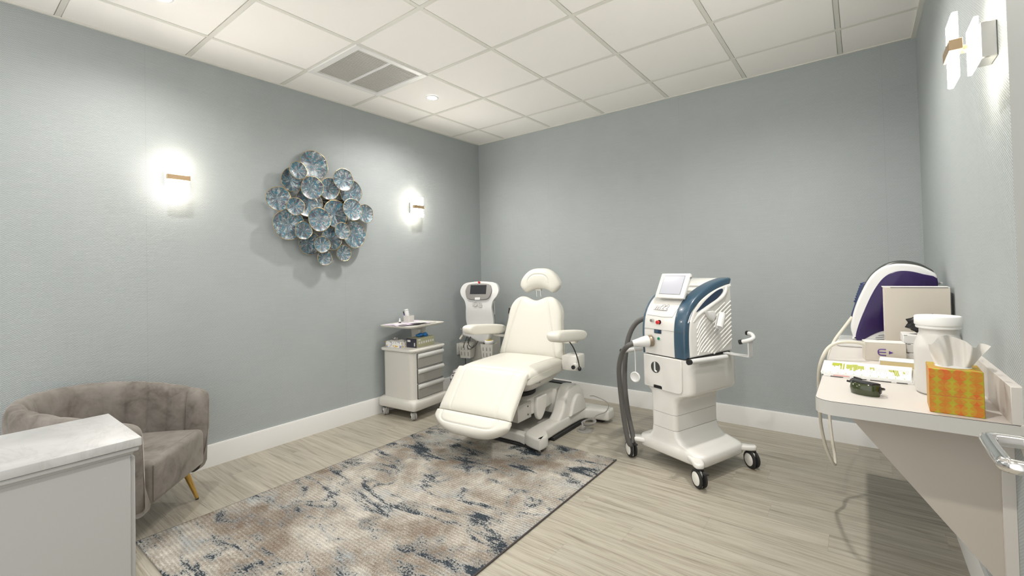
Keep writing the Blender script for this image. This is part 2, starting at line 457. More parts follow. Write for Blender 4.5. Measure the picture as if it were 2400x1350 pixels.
    def sphere(s, c, r, sc=(1, 1, 1), m=None, u=20, v=12):
        bm = bmesh.new(); bmesh.ops.create_uvsphere(bm, u_segments=u, v_segments=v, radius=r)
        for w in bm.verts: w.co = Vector((w.co.x*sc[0]+c[0], w.co.y*sc[1]+c[1], w.co.z*sc[2]+c[2]))
        return s.frombm(bm, m)
    def cushion(s, hw, yb, yt, tt, tb, groove=None, p=7, ns=110, nt=80, m=None, bulge=0.0):
        """upholstered pad: x across (half width hw(t)), y along from yb(s) to yt(s), z = thickness"""
        S = [.45*(-1+2*i/ns)+.55*math.sin(PI/2*(-1+2*i/ns)) for i in range(ns+1)]; T = [.45*(-1+2*i/nt)+.55*math.sin(PI/2*(-1+2*i/nt)) for i in range(nt+1)]
        def f(a): return max(0.0, 1-abs(a)**p)
        top, bot = [], []
        for t in T:
            for q in S:
                h = hw((t+1)/2) if callable(hw) else hw
                y0 = yb(q) if callable(yb) else yb; y1 = yt(q) if callable(yt) else yt
                x = q*h; y = y0+(y1-y0)*(t+1)/2
                e = (f(q)*f(t))**.5
                z = tt*e + bulge*(1-q*q)*(1-t*t)
                if groove and e > .2: z -= groove(x, y, q, t)
                top.append((x, y, z)); bot.append((x, y, -tb*e))
        n1 = ns+1; fs = []
        for j in range(nt):
            for i in range(ns):
                a = j*n1+i; fs.append((a, a+1, a+n1+1, a+n1)); k = a+len(top); fs.append((k, k+n1, k+n1+1, k+1))
        o = len(top)
        for i in range(ns):
            fs.append((i+1, i, i+o, i+1+o)); a = nt*n1+i; fs.append((a, a+1, a+1+o, a+o))
        for j in range(nt):
            a = j*n1; fs.append((a, a+n1, a+n1+o, a+o)); a = j*n1+ns; fs.append((a+n1, a, a+o, a+n1+o))
        return s.add(top+bot, fs, m)

def obj(name, b, material, parent=None, loc=(0, 0, 0), angle=40, flat=False, kind=None, label=None):
    me = bpy.data.meshes.new(name); me.from_pydata(b.v, [], b.f)
    bm = bmesh.new(); bm.from_mesh(me); bmesh.ops.remove_doubles(bm, verts=bm.verts, dist=1e-6)
    bmesh.ops.recalc_face_normals(bm, faces=bm.faces); bm.to_mesh(me); bm.free()
    if not flat:
        me.shade_smooth(); me.set_sharp_from_angle(angle=math.radians(angle))
    me.materials.append(material)
    o = bpy.data.objects.new(name, me); COL.objects.link(o); o.location = loc
    if parent: o.parent = parent
    if kind: o['kind'] = kind
    if label: o['label'] = label
    return o

def tag(o, label, cat, group=None):
    o['label'] = label; o['category'] = cat
    if group: o['group'] = group
    return o

def thing(name, label, cat, loc=(0, 0, 0), rot=0, group=None):
    o = bpy.data.objects.new(name, None); COL.objects.link(o); o.location = loc
    o.rotation_euler = (0, 0, math.radians(rot)); o.empty_display_size = .1
    return tag(o, label, cat, group)

def dup(root, loc, rot=None, label=None, group=None):
    r = root.copy(); COL.objects.link(r); r.location = loc
    if rot is not None: r.rotation_euler = (0, 0, math.radians(rot))
    if label: r['label'] = label
    if group: r['group'] = group
    for ch in list(root.children):
        c = ch.copy(); COL.objects.link(c); c.parent = r
        for gch in list(ch.children):
            d = gch.copy(); COL.objects.link(d); d.parent = c
    return r

def text_b(txt, size, m, depth=.0008, font_scale_x=1.0, shear=0.0, bold=0.0):
    cu = bpy.data.curves.new('t', 'FONT'); cu.body = txt; cu.size = size; cu.extrude = depth; cu.align_x = 'CENTER'; cu.align_y = 'CENTER'
    cu.shear = shear; cu.offset = bold; cu.resolution_u = 3
    o = bpy.data.objects.new('t', cu); COL.objects.link(o)
    dg = bpy.context.evaluated_depsgraph_get(); me = bpy.data.meshes.new_from_object(o.evaluated_get(dg))
    b = B(); b.add([(v.co.x*font_scale_x, v.co.y, v.co.z) for v in me.vertices], [tuple(p.vertices) for p in me.polygons], m)
    bpy.data.objects.remove(o); bpy.data.curves.remove(cu); bpy.data.meshes.remove(me)
    return b

# ================================================================== ROOM SHELL
YF = -3.93   # front end of the modelled room
obj('floor', B().box((W/2, (YF-1.0)/2+.05, -.05), (W+.2, -YF+1.1, .1)), M['floor'], kind='structure')
obj('wall_left', B().box((-.05, YF/2-.2, H/2), (.1, -YF+.5, H)), M['wall_x'], kind='structure')
obj('wall_back', B().box((W/2, .05, H/2), (W+.2, .1, H)), M['wall_y'], kind='structure')
obj('wall_right', B().box((W+.05, YF/2, H/2), (.1, -YF, H)), M['wall_x'], kind='structure')
def baseboard(name, b_): obj(name, b_, M['trim'], kind='structure')
prof = [(0, 0), (.015, 0), (.015, .136), (.012, .1455), (0, .1455)]
baseboard('baseboard_left', B().prism([(p[0], p[1]) for p in prof], 0, YF-.2, 'xz'))
baseboard('baseboard_back', B().prism([(-p[0], p[1]) for p in prof], .015, W-.015, 'yz'))
baseboard('baseboard_right', B().prism([(W-p[0], p[1]) for p in prof], 0, YF, 'xz'))

# ceiling: tiles recessed a little above a T-bar grid
SP = .6096; AX, AY = .3855, .433
xs = [0]+[AX+i*SP for i in range(6)]+[W]; ys = [0]+[-(AY+i*SP) for i in range(6)]+[YF-.05]
ceil = B(); ceil.box((W/2, (YF-.05)/2, H+.06), (W+.2, -YF+.15, .08))
VENT = (1, 3)   # grid cell between x1..x2, y3..y4
for i in range(len(xs)-1):
    for j in range(len(ys)-1):
        if (i, j) == VENT: continue
        x0, x1, y0, y1 = xs[i]+.0137, xs[i+1]-.0137, ys[j]-.0137, ys[j+1]+.0137
        if i == 0: x0 = .0
        if j == 0: y0 = .0
        if i == len(xs)-2: x1 = W-.02
        ceil.box(((x0+x1)/2, (y0+y1)/2, H+.012), (x1-x0, y0-y1, .02), .003, 1)
ceiling = obj('ceiling', ceil, M['tile'], kind='structure')
obj('gap_shade_sheet', B().box((W/2, YF/2-.02, H+.0175), (W, -YF+.04, .003)), M['gap'], ceiling)  # dark sheet added to put shade into the gaps between tiles and bars
g_ = B()
for x in xs[1:-1]: g_.box((x, YF/2-.02, H+.006), (.024, -YF+.04, .008))
for y in ys[1:-1]: g_.box((W/2, y, H+.005), (W, .024, .008))
obj('ceiling_grid', g_, M['tbar'], ceiling)
g_ = B()
g_.box((W-.012, YF/2, H-.004), (.024, -YF, .012)); g_.box((.008, YF/2, H-.002), (.016, -YF, .006)); g_.box((W/2, -.008, H-.002), (W, .016, .006))
obj('trim_1', g_, M['tbar'], kind='structure')

# return-air vent: fits one ceiling bay
vx0, vx1, vy0, vy1 = xs[1], xs[2], ys[4], ys[3]
vc = ((vx0+vx1)/2, (vy0+vy1)/2)
vent = thing('ceiling_vent', 'white square louvred air vent in the ceiling, two slatted halves', 'air vent', (vc[0], vc[1], H))
a = SP/2-.004
fr = B()
for (cx, cy, dx, dy) in ((0, a-.022, 2*a, .044), (0, -a+.022, 2*a, .044), (a-.022, 0, .044, 2*a-.088), (-a+.022, 0, .044, 2*a-.088), (0, 0, 2*a-.088, .012)):
    fr.box((cx, cy, -.001), (dx, dy, .016), .002, 1)
obj('frame', fr, M['vent'], vent)
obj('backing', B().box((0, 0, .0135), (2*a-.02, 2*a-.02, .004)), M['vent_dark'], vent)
inner = a-.044
for half in (1, -1):
    lv = B(); y0 = .008 if half > 0 else -inner+.002; y1 = inner-.002 if half > 0 else -.008
    for k in range(27):
        x = -inner+.008+k*(2*inner-.016)/26
        lv.box((0, 0, 0), (.0158, y1-y0, .0014), m=Matrix.Translation((x, (y0+y1)/2, .003)) @ Matrix.Rotation(math.radians(6), 4, 'Y'))
    obj('louver_panel', lv, M['vent_slat'], vent)

# recessed downlights
dl = thing('downlight', 'lit recessed ceiling downlight beside the vent, near the far left corner', 'ceiling light', (*DOWNLIGHTS[0], H-.001), 0, 'recessed downlights')
obj('trim_ring', B().lathe([(.036, 0), (.052, 0), (.054, -.004), (.046, -.008), (.037, -.004)]), M['trim'], dl)
obj('diffuser', B().lathe([(.0355, .004), (.036, -.002), (.030, -.006), (.0, -.008)]), M['led'], dl)
lamps = [dl]
for p, lb in zip(DOWNLIGHTS[1:], ('lit recessed downlight at the top left edge of the photo, nearest the camera',
                                   'recessed downlight above the laser machine side of the room',
                                   'recessed downlight near the doorway end of the room')):
    lamps.append(dup(dl, (*p, H-.001), label=lb))
for i, p in enumerate(DOWNLIGHTS):
    ld = bpy.data.lights.new('downlight_lamp', 'SPOT'); ld.energy = DOWNLIGHT_POWERS[i]; ld.color = (1.0, .965, .91)
    ld.spot_size = math.radians(160); ld.spot_blend = .9; ld.shadow_soft_size = .035
    lo = bpy.data.objects.new('downlight_lamp', ld); COL.objects.link(lo); lo.location = (0, 0, -.02); lo.parent = lamps[i]

# ================================================================== SCONCES
def make_sconce(label, loc, rot):
    t = thing('wall_sconce', label, 'wall light', loc, rot, 'frosted two-panel wall sconces')
    # local: wall plane at x=0, projects +x
    obj('back_box', B().box((.018, 0, 0), (.036, .085, .105), .003, 1), M['steel'], t)
    obj('back_glass', B().box((.045, 0, 0), (.010, .118, .136), .001, 1), M['glass_back'], t)
    fg = B()
    fg.box((.088, 0, .058), (.012, .118, .078), .0015, 1); fg.box((.088, 0, -.058), (.012, .118, .078), .0015, 1)
    obj('front_glass', fg, M['glass_glow'], t)
    obj('fill_emitter', B().box((.0947, 0, .058), (.0012, .114, .074)).box((.0947, 0, -.058), (.0012, .114, .074)), M['sconce_fill'], t)  # thin emitters added over the lit glass to brighten ceiling and room
    obj('band', B().box((.089, 0, 0), (.030, .122, .032), .001, 1), M['bronze'], t)
    obj('stem', B().box((.062, 0, 0), (.040, .035, .014), .001, 1), M['bronze'], t)
    obj('screw', B().cyl((.018, -.042, 0), (.018, -.0455, 0), .005), M['bronze'], t)
    for z in (.07, -.07):
        ld = bpy.data.lights.new('sconce_lamp', 'POINT'); ld.energy = SCONCE_POWER; ld.color = (1.0, .86, .66); ld.shadow_soft_size = .03
        lo = bpy.data.objects.new('sconce_lamp', ld); COL.objects.link(lo); lo.parent = t; lo.location = (.066, 0, z*1.25)
    return t
make_sconce('glowing square wall sconce with bronze band, left of the plate artwork', (0, -2.953, 1.903), 0)
make_sconce('glowing square wall sconce with bronze band, right of the plate artwork near the corner', (0, -.998, 1.903), 0)
make_sconce('glowing square wall sconce on the right wall above the counter, seen from the side', (W, -2.03, 1.903), 180)

# ================================================================== PLATE ART
art = thing('plate_wall_art', 'cluster of overlapping round enamel plates in blue, teal and grey with gold rims', 'wall art', (0, -1.96, 1.80))
PL = [(605,245,140,138,0),(452,297,87,86,2),(385,388,108,118,0),(587,467,110,110,2),(755,477,100,105,1),(895,388,98,107,2),(965,510,118,118,0),
      (255,573,120,120,1),(424,650,88,88,2),(555,620,138,138,0),(815,725,122,138,1),(985,683,97,105,2),(660,782,110,115,3),(1110,723,75,100,1),
      (357,830,148,158,1),(503,888,88,87,2),(560,1010,110,112,0),(885,892,77,80,3),(1003,927,112,135,1),(780,970,105,108,1),(688,1027,80,80,2),
      (712,1158,77,73,1),(902,1110,73,78,1)]
CAMP = Vector((3.5006, -3.9304, 1.2719))
CAMR = Euler((1.5874, .0237, .6522)).to_matrix()
def on_plane_x(u, v, x):
    d = CAMR @ Vector(((u-1207.62)/1057.76, -(v-613.76)/1057.76, -1)); t = (x-CAMP.x)/d.x; return CAMP+d*t
for (a_, b_, ra, rb, lay) in PL:
    u, v = 590+a_/4.219, 330+b_/4.219; x = .030+lay*.027
    c = on_plane_x(u, v, x); e = on_plane_x(u, v-rb/4.219, x); f_ = on_plane_x(u+ra/4.219, v, x)
    R_ = ((e.z-c.z)+(f_.y-c.y))/2*.985
    tx, ty = random.uniform(-.07, .07), random.uniform(-.07, .07)
    ph = [random.uniform(0, 6.28) for _ in range(3)]
    def wob(a): return 1+.018*math.sin(2*a+ph[0])+.015*math.sin(3*a+ph[1])+.008*math.sin(7*a+ph[2])
    n = 48; dep = min(.020, R_*.24)
    def ring(fr_, off=0.0):
        o_ = []
        for k in range(n):
            a = 2*PI*k/n; r = R_*fr_*wob(a)
            o_.append((dep*(fr_**2.2)+off+.002*math.sin(5*a+ph[2])*fr_, r*math.cos(a), r*math.sin(a)))
        return o_
    tilt = Matrix.Rotation(tx, 4, 'Z') @ Matrix.Rotation(ty, 4, 'Y')
    d_ = B(tilt).loft([ring(.02), ring(.2), ring(.4), ring(.6), ring(.8), ring(.93), ring(.99), ring(.99, -.003), ring(.8, -.003), ring(.4, -.003), ring(.02, -.003)])
    pl_ = obj('plate', d_, M['plate'], art, (c.x-art.location.x, c.y-art.location.y, c.z-art.location.z), angle=60)
    rim = []
    for k in range(n*2):
        a = 2*PI*k/(n*2); r = R_*wob(a)
        rim.append((dep+.002*math.sin(5*a+ph[2])+random.uniform(-.0006, .0006), r*math.cos(a), r*math.sin(a)))
    obj('rim', B(tilt).tube(rim, .0022, 6, closed=True), M['gold'], pl_)
fb = B(); pts = [(-.30, .05), (-.15, .25), (.05, .30), (.22, .12), (.20, -.12), (.08, -.22), (-.10, -.22), (-.18, -.10)]
for i in range(len(pts)):
    p, q = pts[i], pts[(i+3) % len(pts)]
    fb.cyl((.014, p[0], p[1]*.8), (.014, q[0], q[1]*.8), .004, n=8)
for p in ((-.15, .2), (.15, .0), (-.05, -.15)): fb.cyl((.0, p[0], p[1]*.8), (.018, p[0], p[1]*.8), .005, n=8)
obj('backing_frame', fb, M['artframe'], art)

# ================================================================== OUTLET
outlet = thing('wall_outlet', 'ivory double wall socket with a black plug in it, low on the left wall', 'socket', (0, -.388, .422))
obj('cover_plate', B().box((.003, 0, 0), (.006, .075, .122), .002, 2), M['rockwhite'], outlet)
obj('receptacle', B().box((.006, 0, .022), (.005, .034, .030), .002, 2).box((.006, 0, -.022), (.005, .034, .030), .002, 2), M['carton_w'], outlet)

# ================================================================== RUG
RX0, RX1, RY0, RY1 = .70, 2.19, -3.315, -1.17
rg = B().box(((RX0+RX1)/2, (RY0+RY1)/2, .005), (RX1-RX0, RY1-RY0, .010), .004, 2)
rug = tag(obj('area_rug', rg, M['rug']), 'cream and tan distressed rug with navy streaks on the wood floor', 'rug')
ed = B()
for x in (RX0, RX1): obj('edge_binding', B().tube([(x, RY0, .005), (x, RY1, .005)], .0045, 8), M['rug_edge'], rug)

# ================================================================== TREATMENT CHAIR
chair = thing('treatment_chair', 'cream upholstered reclining treatment chair with headrest and armrests on a low wheeled-out base', 'treatment chair', (1.32, -1.10, 0), 5)
chair['label'] = 'cream upholstered reclining treatment chair with headrest, armrests and angled footrest'
L_ = M['leather']
def slab(name, parent, m4, **k): return obj(name, B(m4).cushion(**k), k.pop('mt', L_) if 'mt' in k else L_, parent, angle=70)
# --- seat
def seat_g(x, y, s, t):
    d = abs(abs(x)-.235-.02*t); return .006*math.exp(-(d/.006)**2) + .004*math.exp(-((abs(y+.30)-.0)/.008)**2)
sb = B(axes((0, 0, .515))).cushion(.312, -.335, .30, .048, .045, seat_g, p=8, bulge=.014)
seat = obj('seat', sb, L_, chair, angle=75)
# fitted cover skirt hanging at the sides of the seat
sk = []
for (z, g) in ((.515, .004), (.49, .007), (.472, .008), (.462, .003), (.462, -.006)):
    out = rrect(.624+2*g, .60+2*g, .05, 6, 0, -.02)
    sk.append([(p[0]+.0015*math.sin(p[1]*70+z*40), p[1]+.002*math.sin(p[0]*60), z+.006*math.sin(p[1]*5+p[0]*3)) for p in out])
obj('seat_skirt', B().loft(sk, True), L_, chair, angle=70)
# --- footrest
fx = (0, -.671, -.741); fn = (0, -.741, .671)
def foot_g(x, y, s, t):
    d = abs(abs(x)-.205+.012*t); return .007*math.exp(-(d/.006)**2)
fm = axes((0, -.318, .545), (1, 0, 0), fx, fn)
def fhw(t): return .308
footrest = obj('footrest', B(fm).cushion(fhw, 0, .352, .036, .045, foot_g, p=9, bulge=.006), L_, chair, angle=75)
def pad_yt(q): return .500-.10*abs(q)**3.2
def pad_g(x, y, s, t):
    X = abs(x)/.235; Y = (y-.355)/.095
    r = max(X**6, 0)+max(Y, 0)**4
    return .006*math.exp(-((r-1)/.22)**2) if y > .37 else 0
ft = axes((0, -.318, .545), (1, 0, 0), fx, fn)
foot_pad = obj('foot_pad', B(ft).cushion(.316, .356, pad_yt, .045, .055, pad_g, p=5, bulge=.008), L_, chair, angle=75)
# piping along pads
def pad_piping(zoff):
    pts = []
    for k in range(41):
        a = -1+2*k/40; q = max(-.985, min(.985, a)); pts.append((.316*q, pad_yt(q)-.004, zoff))
    return pts
obj('piping', B(ft).tube([(-.317, .37, -.004)]+pad_piping(-.004)+[(.317, .37, -.004)], .003, 6), M['piping'], foot_pad)
obj('piping', B(fm).tube([(.309, .01, -.006), (.309, .345, -.006)], .0028, 6), M['piping'], footrest)
obj('support_plate', B(fm).box((0, .17, -.055), (.46, .30, .02), .006), M['ivory'], footrest)
# --- backrest
ba = math.radians(75); bd = (0, math.cos(ba), math.sin(ba)); bn = (0, -math.sin(ba), math.cos(ba))
def bhw(t):
    if t < .72: return .312-.055*t/.72-.006*math.sin(t*4)
    u = (t-.72)/.28; return .257-.030*u**2.4
def byt(q): return .518-.046*math.exp(-(q/.40)**2)-.085*abs(q)**5
def back_g(x, y, s, t):
    u = y/.52; d = abs(abs(x)-(.245-.13*u**1.1)); return .010*math.exp(-(d/.007)**2)
bm4 = axes((0, .235, .545), (1, 0, 0), bd, bn)
back = obj('backrest', B(bm4).cushion(bhw, 0, byt, .045, .105, back_g, p=9, bulge=.012), L_, chair, angle=75)
obj('piping', B(bm4).tube([(-bhw(t)-.001, .02+.46*t, -.004) for t in [k/14*.80 for k in range(15)]], .0028, 6), M['piping'], back)
obj('piping', B(bm4).tube([(bhw(t)+.001, .02+.46*t, -.004) for t in [k/14*.80 for k in range(15)]], .0028, 6), M['piping'], back)
obj('maker_tag', B(bm4).box((-.268, .375, -.004), (.006, .05, .022), .001, 1), M['black'], back)
obj('back_shell', B(bm4).box((0, .25, -.112), (.40, .38, .03), .012), M['ivory'], back)
# --- headrest
hm4 = axes((.026, .372, 1.088), (1, 0, 0), (0, .16, .987), (0, -.987, .16))
def hyb(q): return (.016-.034*(abs(q)/.62)**2) if abs(q) < .62 else -.018+.062*((abs(q)-.62)/.38)**2
def hyt(q): return .19-.125*abs(q)**3.0
def hhw(t): return .192
def head_g(x, y, s, t):
    X = x/.098; Y = (y-.05)/.082
    if Y < 0: return 0
    r = abs(X)**2.6+abs(Y)**2.6
    return .005*math.exp(-((r-1)/.13)**2)
head = obj('headrest', B(hm4).cushion(hhw, hyb, hyt, .040, .085, head_g, p=5, bulge=.016, nt=80), L_, chair, angle=75)
hb = B(); 
for x in (-.018, .018): hb.cyl((x, .405, 1.03), (x, .395, 1.13), .0045, n=10)
hb2 = hb
obj('headrest_bracket', B().box((0, .40, 1.10), (.055, .03, .035), .006).box((0, .385, 1.125), (.06, .05, .03), .006), M['ivory'], head)
obj('headrest_post', B().tube([(-.02, .40, 1.03), (-.02, .395, 1.085), (.02, .395, 1.085), (.02, .40, 1.03)], .005, 8), M['chrome'], head)
# --- armrests
def armrest(side, name_loc, back_len):
    pts = []
    b = B(axes(name_loc, (1, 0, 0), (0, -.995, .10), (0, .10, .995)))
    def ayt(q): return .235-.022*abs(q)**4
    b.cushion(.052, lambda q: -back_len+.022*abs(q)**4, ayt, .032, .048, None, p=8, bulge=.005, ns=32, nt=60)
    return obj('armrest', b, L_, chair, angle=75)
ar = armrest(1, (.445, .010, .778), .285)
al = armrest(-1, (-.372, .080, .778), .30)
for o_, x, y in ((ar, .437, .0), (al, -.385, .085)):
    sx = 1 if x > 0 else -1
    obj('arm_bracket', B().tube([(x, y+.16, .735), (x, y+.19, .70), (sx*.30, y+.27, .68), (sx*.22, y+.30, .68)], .013, 10, sm=5), M['ivory'], o_)
obj('lever_cable', B().tube([(.452, .03, .735), (.475, .06, .68), (.492, .09, .60), (.498, .11, .525)], .0045, 8, sm=6), M['black'], ar)
pv = obj('pivot_box', B().box((.385, .245, .535), (.13, .16, .115), .012).cyl((.44, .13, .518), (.44, .19, .518), .024, n=20), M['ivory'], chair)
obj('pivot_knob', B().cyl((.44, .118, .518), (.44, .135, .518), .015, n=16), M['black'], pv)
obj('lever_knob', B().sphere((.497, .112, .515), .015, (1, .8, 1.2)), M['black'], pv)
# --- underbody
def rl(w, d, r, z, cx=0, cy=0): return [(p[0], p[1], z) for p in rrect(w, d, r, 6, cx, cy)]
ub = B().loft([rl(.56, .54, .06, .475, 0, -.02), rl(.555, .53, .07, .445, 0, -.02), rl(.50, .46, .10, .40, 0, 0), rl(.38, .36, .13, .362, 0, .0), rl(.28, .28, .12, .345, 0, 0), rl(.26, .26, .12, .335, 0, 0)])
und = obj('seat_shell', ub, M['ivory'], chair, angle=50)
obj('swivel_disc', B().cyl((0, 0, .312), (0, 0, .336), .155, n=36), M['black'], und)
obj('side_switch', B().tube([(.286, -.13, .447), (.305, -.15, .447), (.305, -.19, .452), (.286, -.2, .452)], .0035, 6), M['steel'], und)

# base: local coordinates are rotated back so the base stays square to the room
def bs(x, y): # world-aligned offsets to chair-local
    c, s_ = math.cos(math.radians(-3)), math.sin(math.radians(-3)); return x, y
BM = Matrix.Rotation(math.radians(-4), 4, 'Z')
bb = B(BM)
# main H outline with front toes and rear feet
out = [(.30, -.10), (.33, -.17), (.40, -.20), (.40, -.305), (.335, -.325), (.20, -.27), (-.20, -.27), (-.335, -.325), (-.40, -.305), (-.40, -.20), (-.33, -.17), (-.30, -.10),
       (-.30, .40), (-.33, .47), (-.50, .49), (-.52, .60), (-.46, .63), (.46, .63), (.52, .60), (.50, .49), (.33, .47), (.30, .40)]
out = [(p[0]+.0, p[1]+.02) for p in out]
def smooth2(o, n=4): return [(p.x, p.y) for p in catmull([(a, b, 0) for a, b in o], n, True)]
beam_r = [(.235, -.20), (.275, -.27), (.40, -.305), (.415, -.30), (.415, -.20), (.36, -.13), (.345, -.05), (.345, .40), (.40, .475), (.53, .50), (.545, .53), (.545, .60), (.52, .625), (.36, .625), (.25, .60), (.235, .40), (.225, .0)]
b1 = B(BM)
mirror = lambda o: [(-a, b) for a, b in o][::-1]
b1.prism(smooth2(beam_r, 3), .028, .115, 'xy', .018, 3)
base = obj('base_frame', b1, M['ivory'], chair, angle=50)
obj('base_rail', B(BM).prism(smooth2(mirror(beam_r), 3), .028, .115, 'xy', .018, 3), M['ivory'], chair, angle=50)
obj('front_crossbar', B(BM).prism([(-.26, -.27), (-.20, -.25), (.20, -.25), (.26, -.27), (.26, -.18), (-.26, -.18)], .030, .095, 'xy', .012, 3), M['ivory'], chair, angle=50)
obj('floor_plate', B(BM).box((0, .10, .045), (.50, .60, .03), .006), M['ivory_d'], chair)
obj('rear_crossbar', B(BM).box((0, .56, .065), (.50, .11, .08), .012), M['ivory'], chair)
fb_ = B(BM)
for (x, y, dx, dy, z0) in ((.0, -.235, .76, .05, .0105), (.33, .285, .05, .62, 0), (-.33, .285, .05, .62, 0), (0, .56, .96, .05, 0)):
    fb_.box((x, y, (z0+.028)/2), (dx, dy, .028-z0), .003, 1)
obj('rubber_feet', fb_, M['rubber'], chair)
# side towers: tall rounded hump at the rear of each rail
def tower(sx):
    prof = [(.02, .10), (.08, .115), (.15, .17), (.20, .26), (.245, .325), (.30, .345), (.40, .325), (.475, .285), (.50, .24), (.515, .10)]
    o = catmull([(a, b, 0) for a, b in prof], 4)
    return B(BM).prism([(p.x, p.y) for p in o], sx*.235, sx*.335, 'yz', .022, 3)
tw = obj('lift_tower', tower(1), M['ivory'], chair, angle=50)
tw2 = obj('lift_tower', tower(-1), M['ivory'], chair, angle=50)
hump = [(.23, .11), (.27, .19), (.32, .245), (.38, .255), (.44, .22), (.475, .16), (.485, .11)]
obj('side_cover', B(BM).prism([(p.x, p.y) for p in catmull([(a, b, 0) for a, b in hump], 4)], .325, .362, 'yz', .014, 3), M['ivory'], tw)
obj('rear_housing', B(BM).box((0, .34, .215), (.46, .26, .20), .02), M['ivory'], chair)
obj('rear_slot', B(BM).box((.10, .405, .318), (.30, .07, .010), .002, 1), M['black'], chair)
# lift arm from the rear housing to under the swivel disc
arm = B(BM)
arm.prism([(-.13, .175), (-.13, .305), (.0, .312), (.26, .33), (.30, .20), (.12, .17)], .02, .225, 'yz', .012, 3)
arm.prism([(-.13, .175), (-.13, .305), (.0, .312), (.26, .33), (.30, .20), (.12, .17)], -.02, -.225, 'yz', .012, 3)
larm = obj('lift_arm', B(BM).prism([(-.13, .185), (-.13, .305), (.0, .312), (.26, .325), (.30, .20), (.12, .18)], -.20, .20, 'yz', .012, 3), M['ivory'], chair, angle=50)
cap = [(-.045, .305), (-.055, .22), (-.045, .16), (-.01, .132), (.03, .15), (.075, .21), (.09, .305)]
obj('arm_end_cap', B(BM).prism([(p.x, p.y) for p in catmull([(a, b, 0) for a, b in cap], 4)], .195, .232, 'yz', .012, 3), M['ivory'], larm)
obj('front_box', B(BM).box((.03, -.185, .235), (.36, .17, .12), .004), M['ivory_d'], larm)
for z in (.265, .205): obj('screw', B(BM).cyl((.20, -.145, z), (.2125, -.145, z), .006, n=10), M['black'], larm)

# power cable of the chair and the floor socket behind it
fs = thing('floor_socket', 'round grey floor socket with a coiled cable plugged in, behind the treatment chair', 'floor socket', (1.755, -.80, 0))
obj('cover_disc', B().lathe([(.0, .0), (.062, .0), (.062, .004), (.054, .008), (.03, .009), (0, .009)], n=40), M['cable_g'], fs)
obj('plug', B().box((-.012, -.01, .022), (.035, .045, .028), .006).cyl((-.012, -.01, .03), (-.02, .0, .055), .009, .006), M['cable_g'], fs)
cb = thing('power_cable', 'coiled grey power cable lying beside the treatment chair base', 'cable', (1.765, -.745, 0))
pts = []
for k in range(150):
    a = k/150*2*PI*6; w_ = .045+.008*math.sin(k*.37)
    pts.append((w_*1.15*math.cos(a)+.005*math.sin(k*.2), w_*.55*math.sin(a), .052+.018*math.sin(a+.6)+.006*math.sin(k*.11)))
obj('coil', B().tube(pts, .0046, 6), M['cable_g'], cb)
obj('lead', B().tube([pts[-1], (.03, .06, .09), (.075, .15, .11), (.06, .215, .16), (-.045, .20, .20), (-.088, .19, .20)], .0038, 6, sm=6), M['cable_g'], cb)

# ================================================================== CASTERS
def caster(parent, x, y, r, w, face, h, mats, brake=False, hubr=.62):
    """twin-wheel caster as a part of its thing, wheel axle direction = face degrees"""
    T = Matrix.Translation((x, y, 0)) @ Matrix.Rotation(math.radians(face), 4, 'Z')
    wb = B(T)
    for s in (-1, 1):
        wb.lathe([(0, -w*.18), (r*.75, -w*.18), (r*.97, -w*.12), (r, 0), (r*.97, w*.12), (r*.8, w*.16), (0, w*.16)], (s*w*.32, 0, r), (1, 0, 0), 32)
    cs = obj('caster', wb, mats[0], parent)
    hb = B(T)
    for s in (-1, 1): hb.lathe([(0, 0), (r*hubr, 0), (r*hubr, .002), (r*hubr*.9, .004), (0, .005)], (s*w*.47, 0, r), (s, 0, 0), 28)
    obj('hub_cap', hb, mats[1], cs)
    obj('fork', B(T).box((0, r*.10, r*1.0), (w*.30, r*1.15, r*1.7), .006).cyl((0, 0, r*1.7), (0, 0, h), .012, n=14), mats[1], cs)
    obj('swivel_ring', B(T).cyl((0, 0, h-.012), (0, 0, h), .026, n=20), M['black'], cs)
    if brake: obj('brake_pedal', B(T).box((0, -r*1.15, r*1.95), (.026, .035, .008), .003), M['black'], cs)
    return cs

# ================================================================== STORAGE TROLLEY
tr = thing('storage_trolley', 'warm grey medical trolley with three drawers and raised tray, left of the treatment chair', 'trolley', (.232, -1.215, 0), 5)
W1 = .42
def rr3(w, d, r, z, cx=0, cy=0): return [(p[0], p[1], z) for p in rrect(w, d, r, 6, cx, cy)]
obj('base_tray', B().loft([rr3(.44, .44, .03, .082), rr3(.455, .455, .035, .09), rr3(.455, .455, .035, .145), rr3(.44, .44, .04, .158), rr3(.40, .40, .04, .17)]), M['cart'], tr, angle=50)
body = obj('cabinet_body', B().loft([rr3(.385, .40, .055, .165), rr3(.385, .40, .055, .572)]), M['cart'], tr, angle=50)
obj('cabinet_top', B().loft([rr3(.385, .40, .055, .572), rr3(.42, .43, .05, .580), rr3(.425, .435, .05, .594), rr3(.415, .425, .05, .600)]), M['cart'], tr, angle=50)
def make_drawer(z0, z1):
    dz = z1-z0
    d = obj('drawer', B().box((.194, .012, (z0+z1)/2), (.016, .315, dz-.006), .002, 1), M['cgrey'], tr)
    obj('seam', B().box((.1915, .012, (z0+z1)/2), (.006, .327, dz+.002)), M['black'], d)
    # full width curled pull at the top of the drawer front
    pf = [(.198, z1-.040), (.212, z1-.040), (.222, z1-.026), (.216, z1-.008), (.203, z1-.001), (.198, z1-.001)]
    o = [(p.x, p.y) for p in catmull([(a, b, 0) for a, b in pf], 3)]
    obj('drawer_pull', B().prism(o, -.150, .172, 'xz', .004, 2), M['cart_l'], d, angle=50)
make_drawer(.435, .562); make_drawer(.305, .428); make_drawer(.172, .298)
